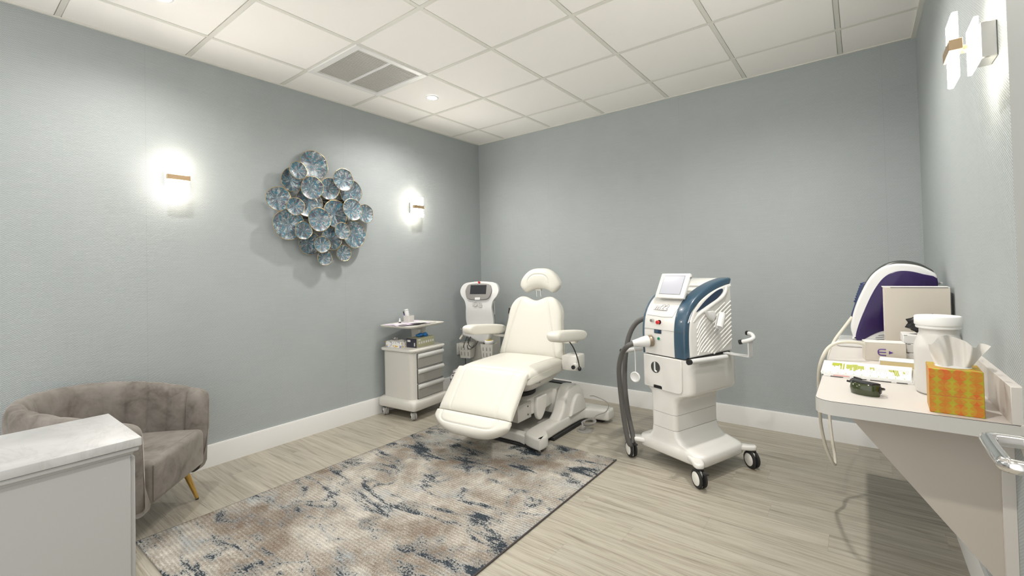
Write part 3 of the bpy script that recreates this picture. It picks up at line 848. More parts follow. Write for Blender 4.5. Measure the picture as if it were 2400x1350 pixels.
st = B().loft([rr3(.125, .095, .02, .598, -.02, .09), rr3(.115, .085, .02, .62, -.02, .09), rr3(.12, .09, .02, .74, -.02, .09), rr3(.17, .14, .02, .775, -.02, .06), rr3(.18, .15, .02, .784, -.02, .06)])
obj('tray_column', st, M['cart'], tr, angle=50)
tray = obj('tray', B().loft([rr3(.37, .42, .04, .782), rr3(.395, .445, .04, .790), rr3(.40, .45, .04, .800), rr3(.385, .435, .035, .802), rr3(.372, .422, .03, .794), rr3(.366, .416, .03, .793)]), M['cart'], tr, angle=50)
obj('tray_handle', B().box((.165, .03, .8045), (.018, .19, .003), .001, 1), M['cgrey'], tray)
tc = (M['cart_l'], M['white'])
for x, y, f_ in ((-.165, -.19, 62), (.175, -.185, 62), (-.165, .18, 40), (.175, .18, 60)):
    c_ = caster(tr, x, y, .036, .042, f_, .084, (M['cgrey'], M['white']))
    obj('axle_cap', B(Matrix.Translation((x, y, 0)) @ Matrix.Rotation(math.radians(f_), 4, 'Z')).cyl((-.028, 0, .033), (.028, 0, .033), .0105, n=16), M['black'], c_)
TRM = Matrix.Translation((.232, -1.215, 0)) @ Matrix.Rotation(math.radians(5), 4, 'Z')
def trl(x, y, z): v = TRM @ Vector((x, y, z)); return (v.x, v.y, v.z)
# things on the trolley
cup = thing('pen_holder', 'beige square pen holder standing on the trolley tray', 'holder', trl(-.045, -.005, .7935), 5)
obj('cup', B().loft([rr3(.075, .062, .006, 0), rr3(.078, .065, .006, .078), rr3(.073, .060, .005, .078), rr3(.070, .057, .005, .005)]), M['cart'], cup, angle=50)
bt = thing('lotion_bottle', 'white lotion bottle leaning in the pen holder', 'bottle', trl(-.055, .002, .802), 5)
obj('body', B(Matrix.Rotation(math.radians(-14), 4, 'Y')).lathe([(0, 0), (.0175, .0), (.019, .01), (.0215, .10), (.021, .112), (.010, .118), (0, .118)]), M['white'], bt)
obj('cap', B(Matrix.Rotation(math.radians(-14), 4, 'Y')).lathe([(0, .116), (.0195, .116), (.020, .128), (.0, .130)]), M['white'], bt)
mk = thing('marker_pen', 'purple and black marker pen standing in the pen holder', 'pen', trl(-.066, -.018, .800), 0)
obj('barrel', B(Matrix.Rotation(math.radians(-18), 4, 'Y')).cyl((0, 0, 0), (0, 0, .088), .006, n=12), M['ink_p'], mk)
obj('cap', B(Matrix.Rotation(math.radians(-18), 4, 'Y')).cyl((0, 0, .088), (0, 0, .112), .0066, n=12), M['black'], mk)
dr = thing('dropper_bottle', 'tiny white dropper bottle with a black label beside the pen holder', 'bottle', trl(-.088, -.075, .7935), 0)
obj('body', B().lathe([(0, 0), (.011, 0), (.011, .032), (.007, .038), (0, .038)], n=18), M['white'], dr)
obj('label', B().lathe([(.0113, .004), (.0113, .026)], n=18), M['black'], dr)
obj('cap', B().lathe([(0, .037), (.007, .037), (.006, .052), (.003, .058), (0, .058)], n=18), M['white'], dr)
def sheet(b, corners, z, amp, seed, n=14, th=.0015):
    rs = random.Random(seed); ph = [rs.uniform(0, 6) for _ in range(4)]
    (ax, ay), (bx, by), (cx, cy), (dx, dy) = corners; vs = []; fs = []
    for s_ in (0, 1):
        for j in range(n+1):
            for i in range(n+1):
                u, v = i/n, j/n
                x = (1-u)*(1-v)*ax+u*(1-v)*bx+u*v*cx+(1-u)*v*dx; y = (1-u)*(1-v)*ay+u*(1-v)*by+u*v*cy+(1-u)*v*dy
                h = amp*(.5+.5*math.sin(u*5+ph[0])*math.sin(v*4+ph[1]))+amp*.5*(1+math.sin((u+v)*7+ph[2]))*.5
                vs.append((x, y, z+h-(th if s_ else 0)))
    m1 = (n+1)**2
    for j in range(n):
        for i in range(n):
            a = j*(n+1)+i; fs.append((a, a+1, a+n+2, a+n+1)); fs.append((a+m1, a+m1+n+1, a+m1+n+2, a+m1+1))
    for i in range(n):
        for a, c in ((i, i+1), (n*(n+1)+i+1, n*(n+1)+i)): fs.append((a, c, c+m1, a+m1))
        for a, c in (((i+1)*(n+1), i*(n+1)), (i*(n+1)+n, (i+1)*(n+1)+n)): fs.append((a, c, c+m1, a+m1))
    return b.add(vs, fs)
bib = tag(obj('lilac_bib', sheet(B(TRM), [(-.180, -.19), (.02, -.225), (.14, .10), (-.10, .15)], .7975, .010, 3), M['bib']), 'lilac paper bib spread over the trolley tray', 'paper bib')
bib.name = 'paper_bib'
tag(obj('paper_napkin', sheet(B(TRM), [(-.10, -.17), (.03, -.20), (.05, -.11), (-.09, -.08)], .8085, .003, 5), M['paper']), 'white napkin on the left part of the lilac bib on the trolley', 'napkin')
tag(obj('paper_napkin', sheet(B(TRM), [(.03, -.09), (.12, -.06), (.15, .05), (.03, .05)], .8100, .008, 8), M['paper']), 'white crumpled napkin on the right part of the lilac bib on the trolley', 'napkin')
fl = thing('tissue_box', 'low white tissue box with blue and orange flowers on the trolley top', 'tissue box', trl(-.085, -.115, .6), 8)
fw = B().loft([rr3(.185, .10, .004, 0), rr3(.185, .10, .004, .052), rr3(.180, .095, .003, .052), rr3(.178, .093, .003, .030)])
obj('carton', fw, M['floral'], fl, angle=40)
obj('tissue', sheet(B(), [(-.085, -.035), (.075, -.035), (.075, .038), (-.085, .038)], .040, .014, 4), M['tissue'], fl)
obj('torn_flap', sheet(B(), [(-.090, .030), (-.03, .030), (-.035, .048), (-.080, .048)], .058, .012, 9), M['carton'], fl)
gb = thing('glove_box', 'olive and black box of nitrile gloves on the trolley top', 'glove box', trl(.075, .02, .6), 8)
obj('carton', B().box((0, 0, .040), (.115, .24, .08), .001, 1), M['glove_o'], gb)
en = obj('end_panel', B().box((-.0, -.1208, .040), (.1155, .0015, .0805)), M['glove_k'], gb)
obj('end_label', B().box((-.03, -.122, .058), (.035, .001, .018)).box((.035, -.122, .028), (.012, .001, .03)), M['carton_w'], en)
ic = B()
for k in range(7): ic.box((.0582, -.085+k*.031, .040), (.001, .018, .020))
obj('icon_row', ic, M['carton_w'], gb)
obj('side_label', B().box((.0582, -.085, .066), (.001, .035, .014)), M['carton_w'], gb)
gl = B()
rs = random.Random(2)
for k in range(7):
    gl.sphere((rs.uniform(-.028, .028), rs.uniform(-.035, .05), .087+rs.uniform(0, .018)), .020, (rs.uniform(.7, 1.2), rs.uniform(.9, 1.5), rs.uniform(.5, .9)), u=12, v=8)
go = obj('blue_glove', gl, M['glove'], None, angle=80)
go.location = trl(.075, .02, .6); go.rotation_euler = (0, 0, math.radians(13)); go.name = 'nitrile_glove'
tag(go, 'crumpled blue nitrile glove pulled out of the glove box', 'glove')

bg_ = thing('patterned_bag', 'black and white mottled fabric bag on the floor behind the trolley', 'bag', (.50, -.775, 0), 10)
obj('body', B().loft([rr3(.28, .24, .05, 0), rr3(.32, .28, .06, .10), rr3(.31, .27, .07, .26), rr3(.27, .22, .08, .325), rr3(.18, .12, .05, .345)]), M['bag'], bg_, angle=60)

# ================================================================== UPRIGHT DEVICE BEHIND CHAIR
dv = thing('treatment_console', 'white upright treatment device with a small dark screen in the far corner behind the chair', 'medical device', (.36, -.40, 0), 14)
prof = [(-.150, .68), (-.158, .76), (-.152, .84), (-.148, .90), (-.165, .96), (-.205, 1.01), (-.222, 1.06), (-.205, 1.11), (-.165, 1.14), (-.08, 1.152), (0, 1.156)]
full = prof+[(-a, z) for a, z in prof[::-1][1:]]
pc = catmull([(a, z, 0) for a, z in full], 4)
pc = [(p.x, p.y) for p in pc]
def yc(z): # gently curved face
    t = (z-.68)/.476; return -.055-.05*math.sin(t*PI*.5)+.13*max(0, t-.35)**1.5
nn = len(pc)
front = [(a, yc(z), z) for a, z in pc]; 
lps = []
for (ins, dy) in ((.012, 0), (.004, .004), (0, .012), (0, .022), (.006, .03)):
    lps.append([(a*(1-ins/.2), yc(z)+dy, 1.0+(z-1.0)*(1-ins/.3)) for a, z in pc])
bq = B()
# grid fill of the curved face: rows between left and right outline
half = [(p[0], p[1]) for p in pc[:len(pc)//2+1]]
rows = []
for (a, z) in half:
    rows.append([(a*(1-2*k/12), yc(z)-.004*(1-(1-2*k/12)**4), z) for k in range(13)])
back_rows = [[(x, y+.03, z) for x, y, z in r] for r in rows]
vs = [p for r in rows for p in r]+[p for r in back_rows for p in r]; fs_ = []
R1, Cn = len(rows), 13
for j in range(R1-1):
    for k in range(Cn-1):
        a = j*Cn+k; fs_.append((a, a+1, a+Cn+1, a+Cn)); a += R1*Cn; fs_.append((a, a+Cn, a+Cn+1, a+1))
    for k in (0, Cn-1):
        a = j*Cn+k; fs_.append((a, a+Cn, a+Cn+R1*Cn, a+R1*Cn))
for k in range(Cn-1):
    fs_.append((k, k+1, k+1+R1*Cn, k+R1*Cn)); a = (R1-1)*Cn+k; fs_.append((a, a+1, a+1+R1*Cn, a+R1*Cn))
bq.add(vs, fs_)
face = obj('face_panel', bq, M['white'], dv, angle=50)
zc = 1.065; tl = math.radians(-14)
TF = Matrix.Translation((.0, yc(zc)-.008, zc)) @ Matrix.Rotation(tl+math.radians(90), 4, 'X')
bez = obj('screen_bezel', B(TF).prism(smooth2([(-.145, .02), (-.150, -.02), (-.12, -.085), (-.05, -.098), (.05, -.098), (.12, -.085), (.150, -.02), (.145, .02), (.115, .062), (0, .072), (-.115, .062)], 3), -.01, .012, 'xy', .006, 3), M['grey'], face, angle=50)
obj('display', B(TF).box((0, .006, .012), (.185, .095, .004), .001, 1), M['screen_off'], bez)
obj('notch', B(TF).box((0, -.088, .010), (.060, .026, .008), .002, 1), M['white'], bez)
obj('stop_button', B(TF).cyl((0, .082, 0), (0, .082, .016), .010, n=18), M['red'], face)
lt = text_b('e', .115, M['cart_l'], .0015, 1.2, 0, .004, ) if False else None
Tl = Matrix.Translation((0, yc(.925)-.0085, .925)) @ Matrix.Rotation(math.radians(90-6), 4, 'X')
le = text_b('e', .100, Tl @ Matrix.Translation((.022, .003, 0)), .0012, 1.15, 0, .0015)
obj('logo_letter', le, M['cart_l'], face, flat=True)
arc = []
for k in range(15):
    a = math.radians(60-300*k/14+90); arc.append((-.034+.024*math.cos(math.radians(-130+260*k/14)), .021*math.sin(math.radians(-130+260*k/14)), .001))
obj('logo_arc', B(Tl).tube(arc, .0045, 6), M['cart_l'], face)
obj('logo_triangle', B(Tl).prism([(-.064, -.018), (-.064, .018), (-.030, 0)], -.001, .0018), M['cart_l'], face, flat=True)
obj('rear_column', B().loft([rr3(.20, .12, .03, .0+.55, .0, .05), rr3(.20, .12, .03, .95, .0, .06), rr3(.16, .10, .03, 1.08, .0, .08)]), M['grey'], dv, angle=50)
obj('side_strap', B().box((.125, .03, .88), (.004, .03, .14), .001, 1), M['carton_w'], dv)
obj('lower_body', B().loft([rr3(.26, .22, .03, .10, 0, .06), rr3(.26, .22, .03, .55, 0, .06), rr3(.22, .18, .03, .70, 0, .05)]), M['cart'], dv, angle=50)
chin = [(-.165, .655), (-.155, .605), (-.06, .580), (.02, .545), (.10, .545), (.14, .58), (.155, .64), (.155, .68), (-.165, .68)]
obj('chin_shell', B().prism([(p.x, p.y) for p in catmull([(a, b, 0) for a, b in chin], 4, True)], -.15, -.06, 'xz', .02, 3), M['white'], dv, angle=50)
def basket(x):
    o = B().loft([rr3(.115, .10, .008, .385, x, -.13), rr3(.140, .12, .008, .535, x, -.13), rr3(.132, .112, .008, .535, x, -.13), rr3(.108, .094, .008, .392, x, -.13)])
    bk = obj('basket', o, M['cart'], dv, angle=50)
    for dx in (-.038, .0, .038):
        for z in (.43, .49):
            obj('slot', B().box((x+dx, -.1865 if z > .45 else -.183, z), (.009, .003, .040), .001, 1), M['grey'], bk)
    return bk
basket(-.115); bk2 = basket(.135)
for x in (-.02, .03): pass
jt = thing('wipes_tub', 'white round tub with a yellow top label in the right basket of the corner device', 'tub', (0, 0, 0))
TD = Matrix.Translation((.36, -.40, 0)) @ Matrix.Rotation(math.radians(14), 4, 'Z')
p_ = TD @ Vector((.135, -.13, .393)); jt.location = p_
obj('body', B().lathe([(0, 0), (.042, 0), (.043, .15), (0, .15)]), M['jar'], jt)
obj('lid', B().lathe([(0, .15), (.046, .15), (.046, .168), (.040, .173), (0, .173)]), M['lidw'], jt)
obj('sticker', B().lathe([(0, .173), (.034, .1735), (.034, .178), (0, .178)]), M['olive'], jt)
cbs = [[(-.10, -.155, .60), (-.115, -.19, .53), (-.125, -.20, .49)], [(-.06, -.155, .60), (-.06, -.20, .53), (-.02, -.20, .50), (.0, -.19, .53)], [(-.08, -.16, .58), (-.075, -.2, .50), (-.035, -.21, .485), (.01, -.19, .52), (.03, -.165, .56)]]
for c_ in cbs: obj('lead', B().tube(c_, .0035, 6, sm=6), M['black'], dv)
obj('hand_probe', B().tube([(-.165, -.10, .63), (-.185, -.12, .59), (-.20, -.13, .565)], .012, 10, sm=4), M['cable'], dv)
obj('foot', B().box((0, .06, .05), (.42, .30, .10), .03), M['white'], dv)
plug = thing('power_plug', 'black plug and power cord running from the wall socket down behind the chair', 'plug', (0.010, -.388, .445))
obj('plug_body', B().box((.018, 0, 0), (.034, .028, .022), .006), M['black'], plug)
obj('cord', B().tube([(.033, 0, 0), (.06, -.005, -.01), (.085, -.01, -.06), (.08, -.0, -.14), (.07, .02, -.30), (.12, .03, -.43)], .004, 8, sm=6), M['black'], plug)

# ================================================================== LASER MACHINE
LO, LR = (2.578, -.92), -20.8
lm = thing('laser_machine', 'white and slate blue laser machine with a lit touch screen on its own wheeled stand', 'laser machine', (*LO, 0), LR)
def rx(x0, x1, y0, y1, r, z): return [(p[0], p[1], z) for p in rrect(x1-x0, y1-y0, r, 7, (x0+x1)/2, (y0+y1)/2)]
LW = M['laser']
LV = [(-.228,.250,-.203,.218,.05,.088), (-.238,.260,-.213,.228,.06,.098), (-.238,.260,-.213,.228,.06,.142), (-.230,.250,-.208,.222,.06,.155),
      (-.190,.200,-.206,.220,.05,.163), (-.150,.130,-.204,.220,.04,.180), (-.128,.092,-.203,.220,.035,.210), (-.120,.078,-.202,.220,.03,.250)]
obj('stand_base', B().loft([rx(*a) for a in LV]), LW, lm, angle=55)
obj('column', B().loft([rx(-.119,.076,-.202,.220,.03,.252), rx(-.119,.076,-.202,.220,.03,.345)]), LW, lm, angle=40)
LV2 = [(-.119,.076,-.202,.220,.03,.347), (-.119,.078,-.202,.220,.03,.410), (-.124,.092,-.203,.222,.035,.445), (-.134,.130,-.204,.228,.04,.470),
       (-.150,.175,-.205,.235,.04,.484), (-.156,.198,-.206,.242,.04,.498), (-.158,.205,-.207,.245,.04,.515), (-.158,.205,-.207,.245,.04,.702)]
obj('upper_stand', B().loft([rx(*a) for a in LV2]), LW, lm, angle=55)
obj('seam', B().loft([rx(-.1175,.0745,-.2005,.2185,.03,.2495), rx(-.1175,.0745,-.2005,.2185,.03,.3475)]), M['darkgap'], lm)
# drawer with notch
dp = [(-.155, .700), (.132, .700), (.138, .694), (.138, .515), (.128, .498), (.10, .492), (-.012, .492), (-.014, .512), (-.022, .515), (-.072, .515), (-.080, .512), (-.082, .497), (-.150, .497), (-.155, .503)]
drw = obj('drawer_front', B().prism(dp, -.217, -.205, 'xz', .002, 1), LW, lm, angle=40)
obj('grip_slot', B().box((-.047, -.2085, .503), (.070, .004, .018)), M['black'], drw)
em = obj('emblem', B().cyl((-.058, -.2185, .628), (-.058, -.2165, .628), .036, n=40), M['dkgrey'], drw)
obj('emblem_hook', B().tube([(-.062, -.2195, .662), (-.062, -.2195, .615), (-.056, -.2195, .604), (-.046, -.2195, .602)], .0055, 8, sm=4), M['white'], em)
obj('gasket', B().loft([rx(-.163,.176,-.205,.247,.04,.701), rx(-.163,.176,-.205,.247,.04,.709)]), M['black'], lm)
# body
tp = [(-.205, .708), (-.208, .80), (-.204, .885), (-.188, .955), (-.150, 1.020), (-.085, 1.075), (0, 1.118), (.10, 1.152), (.20, 1.174), (.262, 1.182)]
tpc = [(p.x, p.y) for p in catmull([(a, b, 0) for a, b in tp], 5)]
core = tpc+[(.272, 1.15), (.268, .95), (.262, .708)]
body_ = obj('body_shell', B().prism(core, -.154, .125, 'yz', .004, 2), LW, lm, angle=50)
def inset(pts, d):
    o = []
    for i, p in enumerate(pts):
        a = pts[max(0, i-1)]; b = pts[min(len(pts)-1, i+1)]; t = Vector((b[0]-a[0], b[1]-a[1])).normalized(); nr = Vector((t.y, -t.x))
        dd = d(i/(len(pts)-1)) if callable(d) else d
        o.append((p[0]+nr.x*dd, p[1]+nr.y*dd))
    return o
sidep = inset(tpc, .030); sidep = [(p[0], max(p[1], .708)) for p in sidep]
for sx in (1, -1):
    obj('side_panel', B().prism(sidep+[(.262, 1.12), (.262, .708)], sx*.10, sx*.172, 'yz', .020, 4), LW, body_, angle=50)
    bo = inset(tpc, -.004)
    bi = inset(tpc, lambda t: .045+.03*max(0, t-.45))
    bi = [(p[0], max(p[1], .708)) for p in bi]
    strip = bo+[(.276, 1.176), (.262, 1.15)]+bi[::-1][1:]
    bnd = obj('blue_band', B().prism(strip, .080 if sx > 0 else -.151, sx*.166, 'yz', .012 if sx > 0 else .006, 3), M['blue'], body_, angle=50)
    if sx > 0:
        bl = B()
        for k in range(4):
            bl.tube([(.168, -.168+.018*k, .955-.004*k), (.168, -.120+.020*k, 1.010-.002*k), (.168, -.055+.022*k, 1.052+.001*k)], [.0004, .0030, .0004], 6, sm=6) if False else bl.tube([(.1655, -.178+.014*k, .925+.006*k), (.1655, -.140+.017*k, .985+.004*k), (.1655, -.070+.022*k, 1.038+.004*k)], .0028, 6, sm=6)
        obj('vent_ribs', bl, M['steel'], bnd)
sp = B()
for k in range(15):
    z0 = .700+.027*k-.14
    pts = []
    for j in range(12):
        t = j/11; y = -.105+.35*t; z = z0+.10*math.sqrt(t)+.13*t
        lim = 1.005+.30*(y)
        if z < .712 or z > min(1.04, lim-.03) : continue
        pts.append((.172, y, z))
    if len(pts) > 2: sp.tube(pts, .0048, 8)
side = [o for o in body_.children if o.name.startswith('side_panel')][0]
obj('side_ribs', sp, LW, side, angle=60)['kind'] = 'stuff'
leaf = [(-.105, .985), (-.07, 1.015), (0, 1.060), (.09, 1.102), (.155, 1.118), (.168, 1.105), (.15, 1.085), (.10, 1.055), (.03, 1.030), (-.04, 1.005)]
obj('handle_recess', B().prism([(p.x, p.y) for p in catmull([(a, b, 0) for a, b in leaf], 4, True)], .165, .1735, 'yz', .001, 1), M['blue_d'], side, angle=40)
obj('carry_handle', B().tube([(.158, -.135, .925), (.162, -.085, .965), (.166, -.01, .998), (.167, .07, 1.028), (.167, .15, 1.060), (.165, .195, 1.095), (.160, .21, 1.128)], .016, 12, sm=6), LW, side, angle=70)
# handpiece cradle on the side
cr = obj('cradle_arm', B().prism([(-.035, .985), (.03, .985), (.045, .955), (.02, .925), (-.02, .955)], .172, .205, 'yz', .004, 2), M['white'], side, angle=40)
cu_ = B()
ax0, ax1 = Vector((.215, .085, .965)), Vector((.225, .035, .885))
d_ = (ax1-ax0).normalized(); a_ = d_.orthogonal().normalized(); b_ = d_.cross(a_)
for (off, r_in, r_out, f0, f1) in ((0, .021, .025, 20, 320),):
    lp = []
    for k in range(26):
        an = math.radians(f0+(f1-f0)*k/25)
        u_ = a_*math.cos(an)+b_*math.sin(an)
        lp.append([ax0+u_*r_in, ax0+u_*r_out, ax1+u_*r_out, ax1+u_*r_in])
    cu_.loft(lp, True)
obj('cradle_cup', cu_, M['white'], cr, angle=50)
# screen
TS = Matrix.Translation((.004, -.108, 1.143)) @ Matrix.Rotation(math.radians(90-27), 4, 'X')
scr = obj('screen_housing', B(TS).prism(rrect(.222, .172, .006, 3), -.016, .004, 'xy', .003, 2), LW, lm, angle=40)
obj('touch_screen', B(TS).box((-.002, .004, .0035), (.158, .126, .003)), M['screen'], scr)
obj('screen_border', B(TS).box((-.002, .004, .0025), (.163, .131, .0035)), M['black'], scr)
obj('screen_support', B(TS).box((0, .0, -.04), (.12, .10, .06), .01), LW, scr)
obj('screen_knob', B(TS).cyl((.112, .06, -.006), (.117, .06, -.006), .006, n=12), M['grey'], scr)
# front door seam, logo and controls
sm = B()
def fy(z):
    for (a, b), (c, d) in zip(tpc, tpc[1:]):
        if b <= z <= d: return a+(c-a)*(z-b)/(d-b+1e-9)
    return tpc[-1][0]
sm.tube([(-.140, fy(.955)-.0005, .955), (-.0, fy(.948)-.0005, .948), (.062, fy(.952)-.0005, .952)], .0010, 6)
sm.tube([(.062, fy(.952)-.0005, .952), (.082, fy(1.0)-.0005, 1.0), (.10, fy(1.045)-.0005, 1.045), (.118, fy(1.075)-.0005, 1.075)], .0010, 6, sm=4)
obj('door_seam', sm, M['darkgap'], body_)
obj('body_seam', B().tube([(-.150, -.2082, .868), (.165, -.2125, .868)], .0009, 6), M['darkgap'], body_)
TLg = Matrix.Translation((-.045, fy(1.005)-.0015, 1.005)) @ Matrix.Rotation(math.radians(90-38), 4, 'X')
obj('logo_text', text_b('m22', .058, TLg, .0006, 1.02, .25, .0030), M['grey'], body_, flat=True)
obj('logo_fill', text_b('m22', .058, TLg @ Matrix.Translation((0, 0, .0009)), .0003, 1.02, .25, -.0004), LW, body_, flat=True)
kl = obj('key_lock', B().cyl((-.085, -.216, .922), (-.085, -.2, .922), .010, n=20), M['steel'], body_)
rb = obj('stop_button', B().lathe([(0, 0), (.0075, 0), (.0075, .010), (.012, .012), (.012, .022), (.009, .025), (0, .025)], (-.032, fy(.915), .915), (0, -1, 0), 24), M['red'], body_)
obj('button_ring', B().cyl((-.032, fy(.915)-.004, .915), (-.032, fy(.915)+.004, .915), .014, n=24), M['black'], rb)
sl = obj('card_slot', B().box((-.040, -.2085, .868-.012), (.056, .006, .026), .002, 1), M['blue_d'], body_)
obj('slot_key', B().box((-.047, -.213, .856), (.026, .006, .018), .002, 1), M['blue'], sl)
gn = obj('green_button', B().cyl((-.030, -.216, .812), (-.030, -.2, .812), .009, n=20), M['green'], body_)
obj('button_ring', B().cyl((-.030, -.2115, .812), (-.030, -.2, .812), .015, n=24), M['white'], gn)
vv = B()
for k in range(2): vv.box((.055+.0*k, 0, 0), (.075, .004, .02), m=Matrix.Translation((0, fy(1.105+.028*k)-.001, 1.105+.028*k)) @ Matrix.Rotation(math.radians(-62), 4, 'X'))
obj('top_plate', vv, M['cgrey'], body_)
# umbilical connector and hose
rg_ = B().lathe([(0, 0), (.036, 0), (.037, .004), (.037, .022), (.034, .026), (0, .026)], (-.092, -.206, .792), (-.45, -.88, -.10), 32)
ring_ = obj('connector_ring', rg_, mat('bronze_ring', (.30, .24, .17), .35, metal=.5), lm, angle=40)
cn = Vector((-.092, -.206, .792)); dn = Vector((-.45, -.88, -.10)).normalized()
obj('connector_cone', B().lathe([(0, .024), (.036, .024), (.036, .045), (.031, .07), (.024, .10), (.019, .125), (.017, .13), (0, .13)], cn, dn, 28), M['white'], ring_, angle=50)
he = cn+dn*.118
hose_pts = [he, he+Vector((-.025, -.035, -.02)), (-.232, -.335, .70), (-.262, -.335, .60), (-.275, -.315, .45), (-.268, -.300, .28), (-.252, -.290, .155), (-.240, -.280, .10), (-.238, -.262, .098), (-.245, -.245, .15), (-.290, -.235, .28), (-.322, -.225, .45), (-.330, -.210, .62), (-.312, -.190, .78), (-.268, -.165, .88), (-.20, -.135, .925), (-.165, -.12, .93)]
obj('hose', B().tube(hose_pts, .0165, 14, sm=7), M['hose'], lm, angle=70)
obj('hose_holder', B().cyl((-.172, -.12, .93), (-.20, -.135, .925), .021, n=18).box((-.178, -.12, .955), (.02, .03, .05), .004), M['white'], lm)
pd = obj('hanging_strap', B().tube([he+Vector((.0, .0, -.012)), (-.150, -.30, .70), (-.150, -.30, .595)], .0028, 8), M['white'], lm)
obj('disc_cap', B().lathe([(0, 0), (.030, 0), (.034, .004), (.034, .010), (.029, .013), (.024, .009), (0, .009)], (-.150, -.300, .562), (.25, -.95, 0.0), 32), M['white'], pd, angle=50)
# handles
hr = obj('side_handle', B().cyl((.232, -.262, .712), (.232, .09, .700), .0155, n=20).box((.215, -.05, .702), (.05, .18, .006), .001, 1), M['white'], lm)
obj('end_cap', B().cyl((.232, -.272, .7125), (.232, -.255, .7115), .0165, n=20), M['black'], hr)
hl = obj('side_handle', B().cyl((-.262, -.30, .712), (-.250, -.02, .708), .0145, n=20).box((-.20, -.06, .705), (.10, .05, .006), .001, 1), M['white'], lm)
obj('end_cap', B().cyl((-.2625, -.31, .712), (-.262, -.293, .712), .0155, n=20), M['black'], hl)
hk = obj('rear_hook', B().box((.270, .15, .712), (.17, .045, .007), .001, 1).box((.352, .15, .757), (.007, .045, .095), .001, 1), M['white'], lm)
hu = obj('hook_bar', B().tube([(.318, .115, .800), (.355, .125, .812), (.372, .15, .826), (.350, .175, .842), (.318, .19, .846)], .0125, 12, sm=6), M['white'], hk, angle=70)
obj('end_cap', B().cyl((.306, .113, .797), (.324, .116, .802), .0145, n=18), M['black'], hu)
obj('end_cap', B().cyl((.306, .193, .846), (.322, .19, .846), .0145, n=18), M['black'], hu)
for (x, y, br) in ((-.264, -.240, True), (.262, -.245, True), (.285, .240, False), (-.250, .235, False)):
    s1, s2 = (1 if x > 0 else -1), (1 if y > 0 else -1)
    xi, yi = x-s1*.075, y-s2*.06
    c_ = caster(lm, x, y, .053, .046, 68, .118, (M['rubber'], M['rockwhite']), br, .72)
    ang = math.degrees(math.atan2(y-yi, x-xi))
    T_ = Matrix.Translation((x, y, 0)) @ Matrix.Rotation(math.radians(ang), 4, 'Z')
    o_ = [(p.x, p.y) for p in catmull([(-.13, .045, 0), (-.06, .034, 0), (.0, .030, 0), (.026, .016, 0), (.026, -.016, 0), (0, -.030, 0), (-.06, -.034, 0), (-.13, -.045, 0)], 3)]
    obj('leg_arm', B(T_).prism(o_, .112, .142, 'xy', .010, 3), LW, lm, angle=50)

# ================================================================== TUB SOFA
so = thing('tub_armchair', 'taupe velvet tub armchair with channel tufted back and brass legs, behind the marble cabinet', 'armchair', (.62, -3.13, 0), 137)
path = catmull([(-.298, -.02, 0), (-.312, .15, 0), (-.300, .34, 0), (-.205, .535, 0), (0, .615, 0), (.205, .535, 0), (.300, .34, 0), (.312, .15, 0), (.292, -.02, 0)], 22)
Ls = [0]
for a, b in zip(path, path[1:]): Ls.append(Ls[-1]+(b-a).length)
tot = Ls[-1]; lp = []
CH = 15
for i, p in enumerate(path):
    a = path[max(0, i-1)]; b = path[min(len(path)-1, i+1)]; t = (b-a).normalized(); nrm = Vector((-t.y, t.x, 0))  # outward (left of direction)
    if nrm.dot(p-Vector((0, .2, 0))) < 0: nrm = -nrm
    s_ = Ls[i]/tot; e = min(s_, 1-s_)*tot
    endk = math.sqrt(max(0.0, 1-(1-min(1, e/.045))**2))*.97+.03
    rim = .585+.118*math.sin(PI*min(1, max(0, (s_)))) ** .8
    tuft = abs(math.sin(PI*s_*CH))**.32
    sec = []
    th = .046
    zb, zt = .155+.02*(1-endk), rim
    hz_ = (zt-zb)/2; zc_ = (zt+zb)/2
    for k in range(26):
        an = 2*PI*k/26; cx_, sz_ = math.cos(an), math.sin(an)
        sx_ = math.copysign(abs(cx_)**.55, cx_); zz = math.copysign(abs(sz_)**.55, sz_)
        hh = (zc_+zz*(hz_-.03*(1-endk)))
        lean = .030*((hh-.2)/.5)-.012
        inner = sx_ < 0
        w_ = th*sx_*endk
        if inner: w_ = (th*1.05*sx_)*endk-(.026*tuft-.020)*endk*abs(sx_)
        else: w_ += (.008*tuft-.004)*endk*abs(sx_)
        w_ += 0
        topk = max(0, zz-.2)/.8
        hh += .006*(tuft-.7)*topk
        bot = .075*max(0, (.36-hh)/.2)**1.5 if sx_ > 0 else 0
        sec.append(p+nrm*(w_+lean-bot)+Vector((0, 0, hh)))
    lp.append(sec)
shell = obj('back_shell', B().loft(lp), M['velvet'], so, angle=80)
def shp(): return [(-.255, .0), (-.262, .15), (-.252, .33), (-.17, .48), (0, .55), (.17, .48), (.252, .33), (.262, .15), (.268, .0)]
seat_o = catmull([(a, b, 0) for a, b in shp()], 6)
so_o = [(-.250, .02), (-.248, -.008), (-.240, -.022), (-.225, -.030), (.215, -.030), (.228, -.022), (.236, -.008), (.240, .03), (.250, .15), (.246, .33), (.17, .47), (0, .54), (-.17, .47), (-.246, .33), (-.256, .15)][::-1]
sc_ = B().prism(so_o, .195, .402, 'xy', .032, 5)
obj('seat_cushion', sc_, M['velvet'], so, angle=60)
obj('underside', B().prism([(p[0]*.95, p[1]*.90+.04) for p in so_o], .175, .21, 'xy', .006, 1), M['velvet'], so)
obj('seam_piping', B().tube([(-.238, -.029, .22), (-.238, -.029, .385)], .003, 6), M['velvet'], so)
